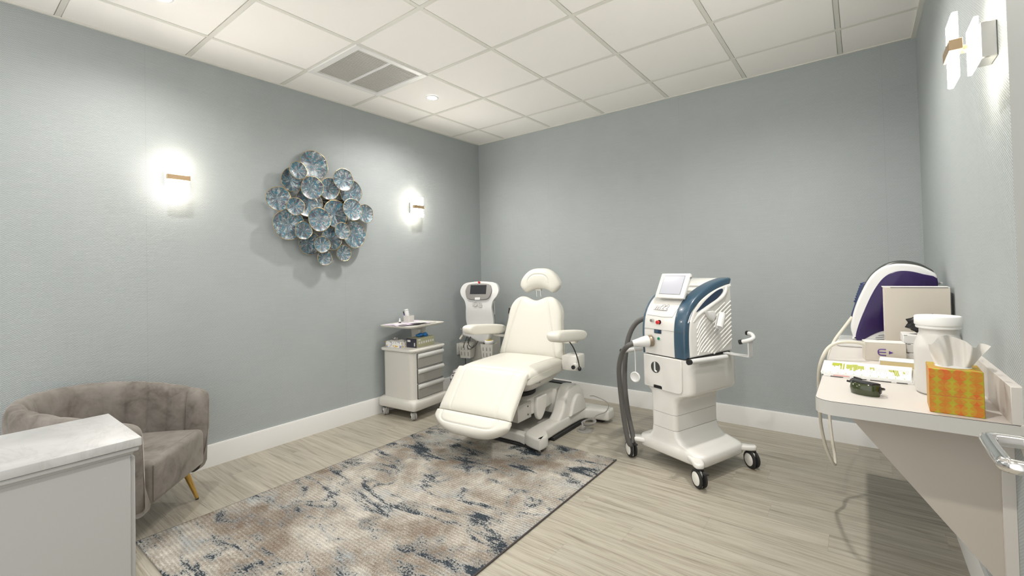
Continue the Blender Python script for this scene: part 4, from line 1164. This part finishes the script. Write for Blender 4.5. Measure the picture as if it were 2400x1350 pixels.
for (x, y, dx, dy) in ((.19, .055, .035, -.045), (-.20, .20, -.02, -.03), (.17, .43, .03, .05), (-.17, .43, -.03, .05)):
    lg = obj('leg', B().cyl((x, y, .185), (x+dx, y+dy, .008), .017, .0085, n=18), M['brass'], so)
    obj('foot_tip', B().cyl((x+dx, y+dy, .010), (x+dx, y+dy, 0), .0085, .008, n=16), M['black'], lg)

# ================================================================== MARBLE-TOPPED CABINET
cx0, cx1, cy0, cy1, CT = 1.307, 1.722, -3.522, -3.915, .782
ck = thing('side_cabinet', 'white cabinet with a pale marble top and gold knob in the bottom left foreground', 'cabinet', ((cx0+cx1)/2, (cy0+cy1)/2, 0))
wx, wy = cx1-cx0, cy0-cy1
obj('marble_top', B().box((0, 0, CT-.013), (wx, wy, .026), .003, 2), M['marble'], ck)
obj('cornice', B().box((0, 0, CT-.034), (wx-.012, wy-.012, .014), .004, 2).box((0, 0, CT-.045), (wx-.034, wy-.034, .010), .002, 1), M['cabinet'], ck)
obj('body', B().box((0, 0, .385), (wx-.046, wy-.046, .70), .003, 1), M['cabinet'], ck)
obj('plinth', B().box((0, 0, .02), (wx-.08, wy-.08, .04)), M['cabinet'], ck)
dy_ = wy/2-.023
for z0, z1 in ((.06, .72),):
    dd = obj('door_panel', B().box((0, dy_+.006, (z0+z1)/2), (wx-.066, .014, z1-z0), .003, 1), M['cabinet'], ck)
    obj('knob', B().lathe([(0, 0), (.006, 0), (.005, .012), (.008, .016), (.013, .022), (.013, .028), (.006, .034), (0, .034)], (.022, dy_+.012, .352), (0, 1, 0), 24), M['brass'], dd, angle=60)

# ================================================================== COUNTER ON THE RIGHT WALL
ZC = .83
CX0, CY0, CY1 = 3.372, -2.185, -.76
ct = thing('wall_counter', 'cream laminate counter with rounded corner, backsplash and triangular brackets on the right wall', 'counter', (CX0, CY0, 0))
r_ = .05
o_ = [(W, CY0), (W, CY1), (CX0, CY1)]+[(CX0+r_-r_*math.cos(PI/2*k/8), CY0+r_-r_*math.sin(PI/2*k/8)) for k in range(9)]
o_ = [(a-CX0, b-CY0) for a, b in o_]
top_ = obj('worktop', B().prism(o_, ZC-.044, ZC, 'xy'), M['counter'], ct, angle=30)
ob = [(-.0012 if a < .2 and b > r_ else a, b) for a, b in o_]
eb = B(); n_ = len(o_)
rimp = o_[2:]+[o_[0]]
vs, fs_ = [], []
for (a, b) in rimp:
    vs += [(a, b, ZC-.0435), (a, b, ZC-.0015)]
def push(a, b, d):
    c = (r_, r_)
    if a < r_ and b < r_:
        v = Vector((a-r_, b-r_)).normalized(); return a+v.x*d, b+v.y*d
    if a < .01: return a-d, b
    return a, b-d
vs = []
for d in (.0, .0015):
    for (a, b) in rimp:
        x, y = push(a, b, d); vs += [(x, y, ZC-.0442), (x, y, ZC-.0012)]
m_ = len(rimp)
for k in range(m_-1):
    q = 2*m_; i0 = 2*k
    fs_ += [(i0+q, i0+2+q, i0+3+q, i0+1+q), (i0+1, i0+3, i0+3+q, i0+1+q), (i0, i0+q, i0+2+q, i0+2)]
eb.add(vs, fs_)
obj('edge_band', eb, M['counter_e'], top_, angle=60)
obj('edge_line', B().tube([(push(a, b, .0005)[0], push(a, b, .0005)[1], ZC-.0006) for a, b in rimp], .0007, 4), M['ink_k'], top_)
obj('backsplash', B().box((W-.012-CX0, (CY1-CY0)/2, ZC+.05), (.024, CY1-CY0, .10), .001, 1), M['counter'], ct)
for gy in (-2.06, -.90):
    gp = [(3.435, .786), (W, .786), (W, .290)]
    gs = obj('bracket', B().prism([(a-CX0, b) for a, b in gp], gy-CY0, gy+.02-CY0, 'xz'), M['bracket'], ct, flat=True)
    obj('wall_cleat', B().box((W-.014-CX0, gy-.006-CY0, .56), (.028, .010, .42), .001, 1), M['counter'], gs)
ledge = thing('riser_tray', 'low white tray at the far end of the counter under the purple device', 'tray', (3.60, -.902, ZC))
obj('tray_body', B().prism(rrect(.42, .265, .03, 6), 0, .028, 'xy', .010, 4), M['white'], ledge, angle=60)

# ------------------------------------------------------------------ purple device (outline on its own plane)
def on_y(u, v, y):
    d = CAMR @ Vector(((u-1207.62)/1057.76, -(v-613.76)/1057.76, -1)); t = (y-CAMP.y)/d.y; return CAMP+d*t
YD = -.96
def LP(pts, y=YD, n=5, closed=True):
    q = [on_y(1960+a/5.627, 600+b/5.627, y) for a, b in pts]
    q = [(p.x, 0, p.z) for p in q]
    q = catmull(q, n, closed); return [(p.x-3.62, max(p.z-ZC, .0285)) for p in q]
ds = thing('desktop_device', 'rounded purple and white desktop treatment device at the far end of the counter', 'medical device', (3.62, YD, ZC))
outer = [(260, 1110), (215, 1050), (190, 960), (195, 880), (240, 700), (330, 480), (450, 275), (600, 150), (740, 108), (860, 100), (1000, 110), (1130, 140), (1270, 205), (1335, 260), (1342, 330), (1336, 480), (1330, 700), (1330, 950), (1320, 1110), (800, 1118)]
sh = obj('white_shell', B().prism([(a, b) for a, b in LP(outer)], 0, .17, 'xz', .012, 4), M['white'], ds, angle=60)
inner_ = [(262, 1100), (258, 1040), (290, 920), (350, 760), (450, 540), (530, 400), (620, 290), (720, 225), (830, 198), (920, 196), (1020, 208), (1150, 240), (1330, 295), (1332, 500), (1328, 800), (1325, 960), (900, 960), (640, 985), (500, 1030), (350, 1108), (300, 1118)]
obj('purple_panel', B().prism(LP(inner_, YD-.003, 3), -.006, .02, 'xz', .004, 2), M['purple'], ds, angle=60)
hood = [(330, 470), (420, 300), (520, 190), (640, 110), (760, 70), (870, 58), (1000, 72), (1120, 105), (1220, 155), (1290, 205), (1250, 260), (900, 200), (500, 400)]
obj('charcoal_hood', B().prism(LP(hood, YD+.03, 4), .03, .17, 'xz', .015, 3), M['dkgrey'], ds, angle=60)
gr = B()
for k in range(3):
    a, b = LP([(555-35*k, 1050+30*k), (630, 1030+32*k)], YD, 1, False)[0:2]
    gr.tube([(a[0], -.0005, a[1]), (b[0]+.10, -.0005, b[1]+.018)], .0012, 6)
obj('vent_lines', gr, M['ink_k'], sh)
pg = B()
for i in range(9):
    for j in range(7):
        c_ = LP([(1105+i*18, 300+j*12+i*2), (1110, 300)], YD, 1, False)[0]; pg.box((c_[0], -.0062, c_[1]), (.0012, .001, .0012))
pnl = [o for o in ds.children if o.name.startswith('purple_panel')][0]
obj('speaker_grille', pg, M['black'], pnl, flat=True)['kind'] = 'stuff'
hp = [(195, 780), (240, 640), (270, 500), (320, 380), (370, 345), (420, 370), (400, 520), (330, 700), (240, 800)]
hd = obj('handpiece', B().prism(LP(hp, YD+.05, 4), .05, .09, 'xz', .012, 3), M['navy'], ds, angle=60)
rbs = B()
for k in range(8):
    c_ = LP([(262+12*k, 600-33*k), (300, 300)], YD+.05, 1, False)[0]
    rbs.sphere((c_[0]-.004, .07, c_[1]), .0075, (1, 2.2, .8), u=10, v=6)
obj('grip_ribs', rbs, M['navy'], hd)
obj('side_plug', B().cyl((3.800-3.62, .05, 1.150-ZC), (3.812-3.62, .02, 1.158-ZC), .005, n=10), M['white'], ds)

# ------------------------------------------------------------------ boxes, jar, tissues and papers on the counter
bb_ = thing('carton_box', 'tall cream carton standing in front of the purple device', 'box', (3.702, -1.10, ZC))
obj('carton', B().box((0, 0, .157), (.232, .10, .314), .0015, 1), M['carton'], bb_)
obj('lid_flap', B().box((-.002, .006, .3155), (.236, .106, .002)), M['carton_w'], bb_)
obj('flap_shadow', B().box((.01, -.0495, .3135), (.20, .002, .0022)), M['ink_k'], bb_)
obj('side_print', B().box((-.1165, 0, .16), (.001, .05, .16)), M['carton_w'], bb_)
eb_ = thing('carton_box', 'small white carton with a purple E and arrow, beside the stack of slim boxes', 'box', (3.573, -1.335, ZC), 7)
obj('carton', B().box((0, 0, .040), (.142, .085, .080), .0015, 1), M['carton'], eb_)
obj('top_face', B().box((0, 0, .0808), (.141, .084, .001)), M['carton_w'], eb_)
lg_ = B()
T_ = Matrix.Translation((-.012, -.0435, .040))
lg_.tube([(.014, 0, .013), (-.003, 0, .013), (-.0095, 0, .0112), (-.0125, 0, .006), (-.013, 0, 0), (-.0125, 0, -.006), (-.0095, 0, -.0112), (-.003, 0, -.013), (.014, 0, -.013)], .0022, 6, m=T_)
lg_.tube([(-.012, 0, 0), (.014, 0, 0)], .0022, 6, m=T_)
obj('logo_letter', lg_, M['ink_p'], eb_)
obj('logo_arrow', B(T_).prism([(.024, -.007), (.024, .007), (.039, 0)], -.001, .001, 'xz'), M['ink_p'], eb_, flat=True)
SXB = (3.722, -1.262)
nb = 3
sbx = thing('slim_box', 'slim white box, bottom one of the stack behind the white jar', 'box', (*SXB, ZC), 2, 'stacked slim white boxes')
obj('carton', B().box((0, 0, .019), (.155, .12, .037), .0015, 1), M['carton_w'], sbx)
obj('flap_line', B().box((-.07, -.0602, .036), (.012, .0008, .002)), M['ink_k'], sbx)
nm = ['second', 'third and topmost']
for k in range(1, nb):
    dup(sbx, (SXB[0]+.004*((k % 2)*2-1), SXB[1], ZC+.0385*k), 2+(k % 2)*2, label='slim white box, %s from the bottom of the stack behind the jar' % nm[k-1])
rs = random.Random(5)
bk_ = B()
bmx = bmesh.new(); bmesh.ops.create_icosphere(bmx, subdivisions=4, radius=1)
ph = [rs.uniform(0, 6) for _ in range(6)]
for v in bmx.verts:
    d = v.co.copy(); k = 1+.10*math.sin(9*d.x+ph[0])*math.sin(7*d.z+ph[1])+.07*math.sin(17*d.y+5*d.z+ph[2])+.04*math.sin(31*d.x+ph[3])
    v.co = Vector((d.x*.078*k, d.y*.045*k, d.z*.040*k))
bk_.frombm(bmx)
kb = obj('plastic_pouch', bk_, M['pouch'], None, loc=(3.738, -1.275, ZC+.160), angle=80)
tag(kb, 'crumpled black plastic pouch on top of the slim box stack behind the jar', 'pouch')
jr = thing('plastic_jar', 'large white plastic jar with a wide screw lid behind the tissue box', 'jar', (3.699, -1.90, ZC))
obj('body', B().lathe([(0, 0), (.054, 0), (.060, .005), (.063, .015), (.063, .150), (.061, .162), (.050, .196), (.048, .200), (.048, .218), (0, .218)], n=48), M['jar'], jr, angle=22)
lid = obj('lid', B().lathe([(0, .216), (.055, .216), (.0565, .218), (.0565, .222), (.0545, .224), (.058, .226), (.0595, .230), (.0595, .252), (.057, .256), (0, .256)], n=48), M['lidw'], jr, angle=40)
tb = thing('tissue_box', 'cube tissue box with yellow and orange circle print at the near end of the counter', 'tissue box', (3.7085, -2.103, ZC), -2)
obj('carton', B().box((0, 0, .0635), (.113, .113, .127), .0015, 1), M['tissuebox'], tb)
obj('carton_line', B().box((0, -.0567, .052), (.100, .0006, .0007)), M['ink_r'], tb)
obj('opening', B().prism([(.040*math.cos(2*PI*k/32), .030*math.sin(2*PI*k/32)) for k in range(32)], .1268, .1278, 'xy'), M['paper'], tb)
ts = B(); nu, nv = 44, 22; vs = []; fs_ = []
for side_ in (0, 1):
    for j in range(nv+1):
        v = j/nv
        for i in range(nu+1):
            u = i/nu; q = 2*u-1
            wv = .036+.030*v**.8
            topz = .072+.020*math.exp(-((q+.25)/.40)**2)-.006*q-.012*max(0, -q-.6)/.4
            x = q*wv+.012*v+.004*v*v*q*math.sin(q*7); z = .124+v*topz
            y = (.012+.012*v)*math.sin(q*6.2+1.0+v*1.6)+.007*v*math.sin(q*13+v*4)+.0035*math.sin(q*23+v*9)*v
            z += .005*math.sin(q*9)*v
            vs.append((x, y+(.0006 if side_ else 0), z))
m1 = (nu+1)*(nv+1)
for j in range(nv):
    for i in range(nu):
        a = j*(nu+1)+i; fs_.append((a, a+1, a+nu+2, a+nu+1)); fs_.append((a+m1, a+m1+nu+1, a+m1+nu+2, a+m1+1))
ts.add(vs, fs_)
obj('tissue', ts, M['tissue'], tb, angle=80)
def booklet(name, label, cat, corners, z, h, ma, group=None):
    (ax, ay), (bx, by), (cx, cy), (dx, dy) = corners
    b = B().add([(ax, ay, z), (bx, by, z), (cx, cy, z), (dx, dy, z), (ax, ay, z+h), (bx, by, z+h), (cx, cy, z+h), (dx, dy, z+h)],
                [(0, 1, 2, 3), (4, 5, 6, 7), (0, 1, 5, 4), (1, 2, 6, 5), (2, 3, 7, 6), (3, 0, 4, 7)])
    return tag(obj(name, b, ma, flat=True), label, cat, group)
mg = booklet('magazine', 'magazine with dark printed cover underneath the lime charted sheets', 'magazine', [(3.376, -1.812), (3.640, -1.812), (3.648, -1.56), (3.372, -1.55)], ZC+.0003, .0045, M['carton_w'])
pr = B()
for (a, b) in ((.02, .06), (.085, .13), (.14, .20), (.215, .245)): pr.box((3.378+(a+b)/2, -1.8125, ZC+.0026), (b-a, .001, .0025))
obj('cover_print', pr, M['ink_k'], mg, flat=True)
obj('cover_title', B().box((3.432, -1.806, ZC+.0051), (.05, .006, .0004)), M['ink_r'], mg, flat=True)
booklet('booklet', 'thin white booklet between the magazine and the printed sheets', 'booklet', [(3.368, -1.800), (3.636, -1.805), (3.652, -1.54), (3.368, -1.53)], ZC+.0052, .004, M['paper'])
ps = booklet('printed_sheet', 'white printed sheet with lime green bars and grey text at the counter edge', 'paper', [(3.366, -1.795), (3.633, -1.800), (3.655, -1.53), (3.364, -1.53)], ZC+.0096, .0018, M['paper'])
zz = ZC+.0119; gb1, gb2 = B(), B()
rs = random.Random(11)
def bars(x0, x1, n, y0, lmin, lmax):
    for k in range(n):
        x = x0+(x1-x0)*k/max(1, n-1); l = rs.uniform(lmin, lmax); gb1.box((x, y0-l/2, zz), ((x1-x0)/n*1.05, l, .0005))
bars(3.398, 3.425, 8, -1.575, .03, .09); bars(3.428, 3.436, 2, -1.58, .10, .13); bars(3.446, 3.462, 5, -1.59, .08, .13); bars(3.466, 3.480, 5, -1.58, .06, .14); bars(3.484, 3.500, 5, -1.60, .06, .13)
bars(3.522, 3.532, 3, -1.61, .03, .09); bars(3.580, 3.592, 4, -1.63, .02, .05); bars(3.594, 3.604, 3, -1.63, .08, .13); bars(3.622, 3.626, 1, -1.65, .03, .05)
for k in range(11): gb1.box((3.372+k*.0245, -1.780+.0*k, zz), (.0018, .022, .0005))
for k in range(46):
    x = 3.42+k*.0048
    if 3.44 < x < 3.505 and k % 3: continue
    l = rs.uniform(.03, .13); gb2.box((x, -1.61-l/2, zz-.0001), (.0012, l, .0004))
obj('lime_bars', gb1, M['ink_g'], ps, flat=True)['kind'] = 'stuff'; obj('grey_text', gb2, M['ink_y'], ps, flat=True)['kind'] = 'stuff'
nt_ = thing('notepad', 'thick notepad with tan edges lying behind the printed sheets', 'notepad', (3.635, -1.455, ZC), -4)
obj('pages', B().box((.0, 0, .011), (.155, .085, .022), .001, 1), M['notepad'], nt_)
obj('cover', B().box((.0, 0, .0235), (.158, .088, .003), .0005, 1), M['paper'], nt_)
obj('spine', B().box((-.0775, 0, .0125), (.004, .088, .024), .0005, 1), M['paper'], nt_)
# protective goggles
gg = thing('protective_goggles', 'folded dark green protective goggles on the counter near its rounded corner', 'goggles', (3.503, -2.035, ZC), -28)
lp = []
for i in range(15):
    a = math.radians(-90+180*i/14); cx_ = .042*math.sin(a); cy_ = -.026*math.cos(a)
    lp.append([(cx_, cy_, .001), (cx_*1.05, cy_*1.05-.002, .018), (cx_*1.0, cy_*1.0, .036), (cx_*.80, cy_*.70, .042), (cx_*.76, cy_*.66, .040), (cx_*.93, cy_*.9, .034), (cx_*.97, cy_*.95, .018), (cx_*.93, cy_*.92, .002)])
obj('lens', B().loft(lp), M['goggle'], gg, angle=50)
obj('brow_bar', B().prism([(-.043, .004), (-.03, -.018), (0, -.024), (.03, -.018), (.043, .004), (.03, .010), (-.03, .010)], .036, .043, 'xy', .002, 2), M['black'], gg)
obj('temple', B().tube([(-.040, .0, .034), (-.048, .012, .036), (-.030, .034, .038), (-.055, .040, .040)], .0035, 8, sm=5), M['black'], gg)
obj('temple', B().tube([(.040, .0, .028), (.046, .014, .026), (.03, .030, .020), (-.04, .034, .024), (-.068, .020, .028)], .0035, 8, sm=5), M['black'], gg)
obj('side_shield', B().lathe([(0, 0), (.012, 0), (.014, .003), (.010, .006), (0, .006)], (.038, .004, .022), (1, .3, 0), 18), M['black'], gg)

# hanging cables
def wp(u, v, x=None, y=None):
    d = CAMR @ Vector(((u-1207.62)/1057.76, -(v-613.76)/1057.76, -1))
    t = (x-CAMP.x)/d.x if x is not None else (y-CAMP.y)/d.y
    return CAMP+d*t
cc = thing('device_cable', 'cream device cable looping over the left edge of the counter and hanging down', 'cable', (3.36, -1.2, ZC))
P1 = []
for (u, v, y) in ((1997, 743, -.90), (1978, 768, -.92), (1957, 796, -.95), (1946, 822, -.98), (1941, 850, -1.0), (1940, 900, -1.0), (1943, 960, -1.01), (1949, 1020, -1.03), (1957, 1070, -1.05), (1957, 1088, -1.07),
                  (1949, 1079, -1.10), (1935, 1045, -1.14), (1925, 1000, -1.20), (1921, 960, -1.28), (1919, 915, -1.36), (1920, 868, -1.44), (1928, 838, -1.46), (1942, 815, -1.45), (1965, 803, -1.44), (2000, 802, -1.42), (2024, 806, -1.40)):
    q = wp(u, v, y=y); P1.append((q.x, q.y, q.z))
obj('cord', B().tube([(a-3.36, b+1.2, c-ZC) for a, b, c in P1], .0075, 12, sm=7), M['cable'], cc, angle=70)

# ================================================================== DOOR
dx_ = 3.695; DY = -2.895
dr_ = B().box((dx_+.022, DY-.445, 1.02), (.044, .89, 2.02), .002, 1)
door = obj('door_1', dr_, M['door'], kind='structure')
hz0 = 1.0; hy = DY-.058
hd_ = B()
hd_.cyl((dx_, hy, hz0), (dx_-.010, hy, hz0), .026, n=28)
hd_.tube([(dx_-.008, hy, hz0), (dx_-.038, hy, hz0), (dx_-.046, hy-.004, hz0), (dx_-.050, hy-.014, hz0), (dx_-.050, hy-.106, hz0), (dx_-.046, hy-.116, hz0), (dx_-.038, hy-.119, hz0), (dx_-.012, hy-.119, hz0)], .0095, 14, sm=3)
obj('door_handle', hd_, M['chrome'], door, angle=50)
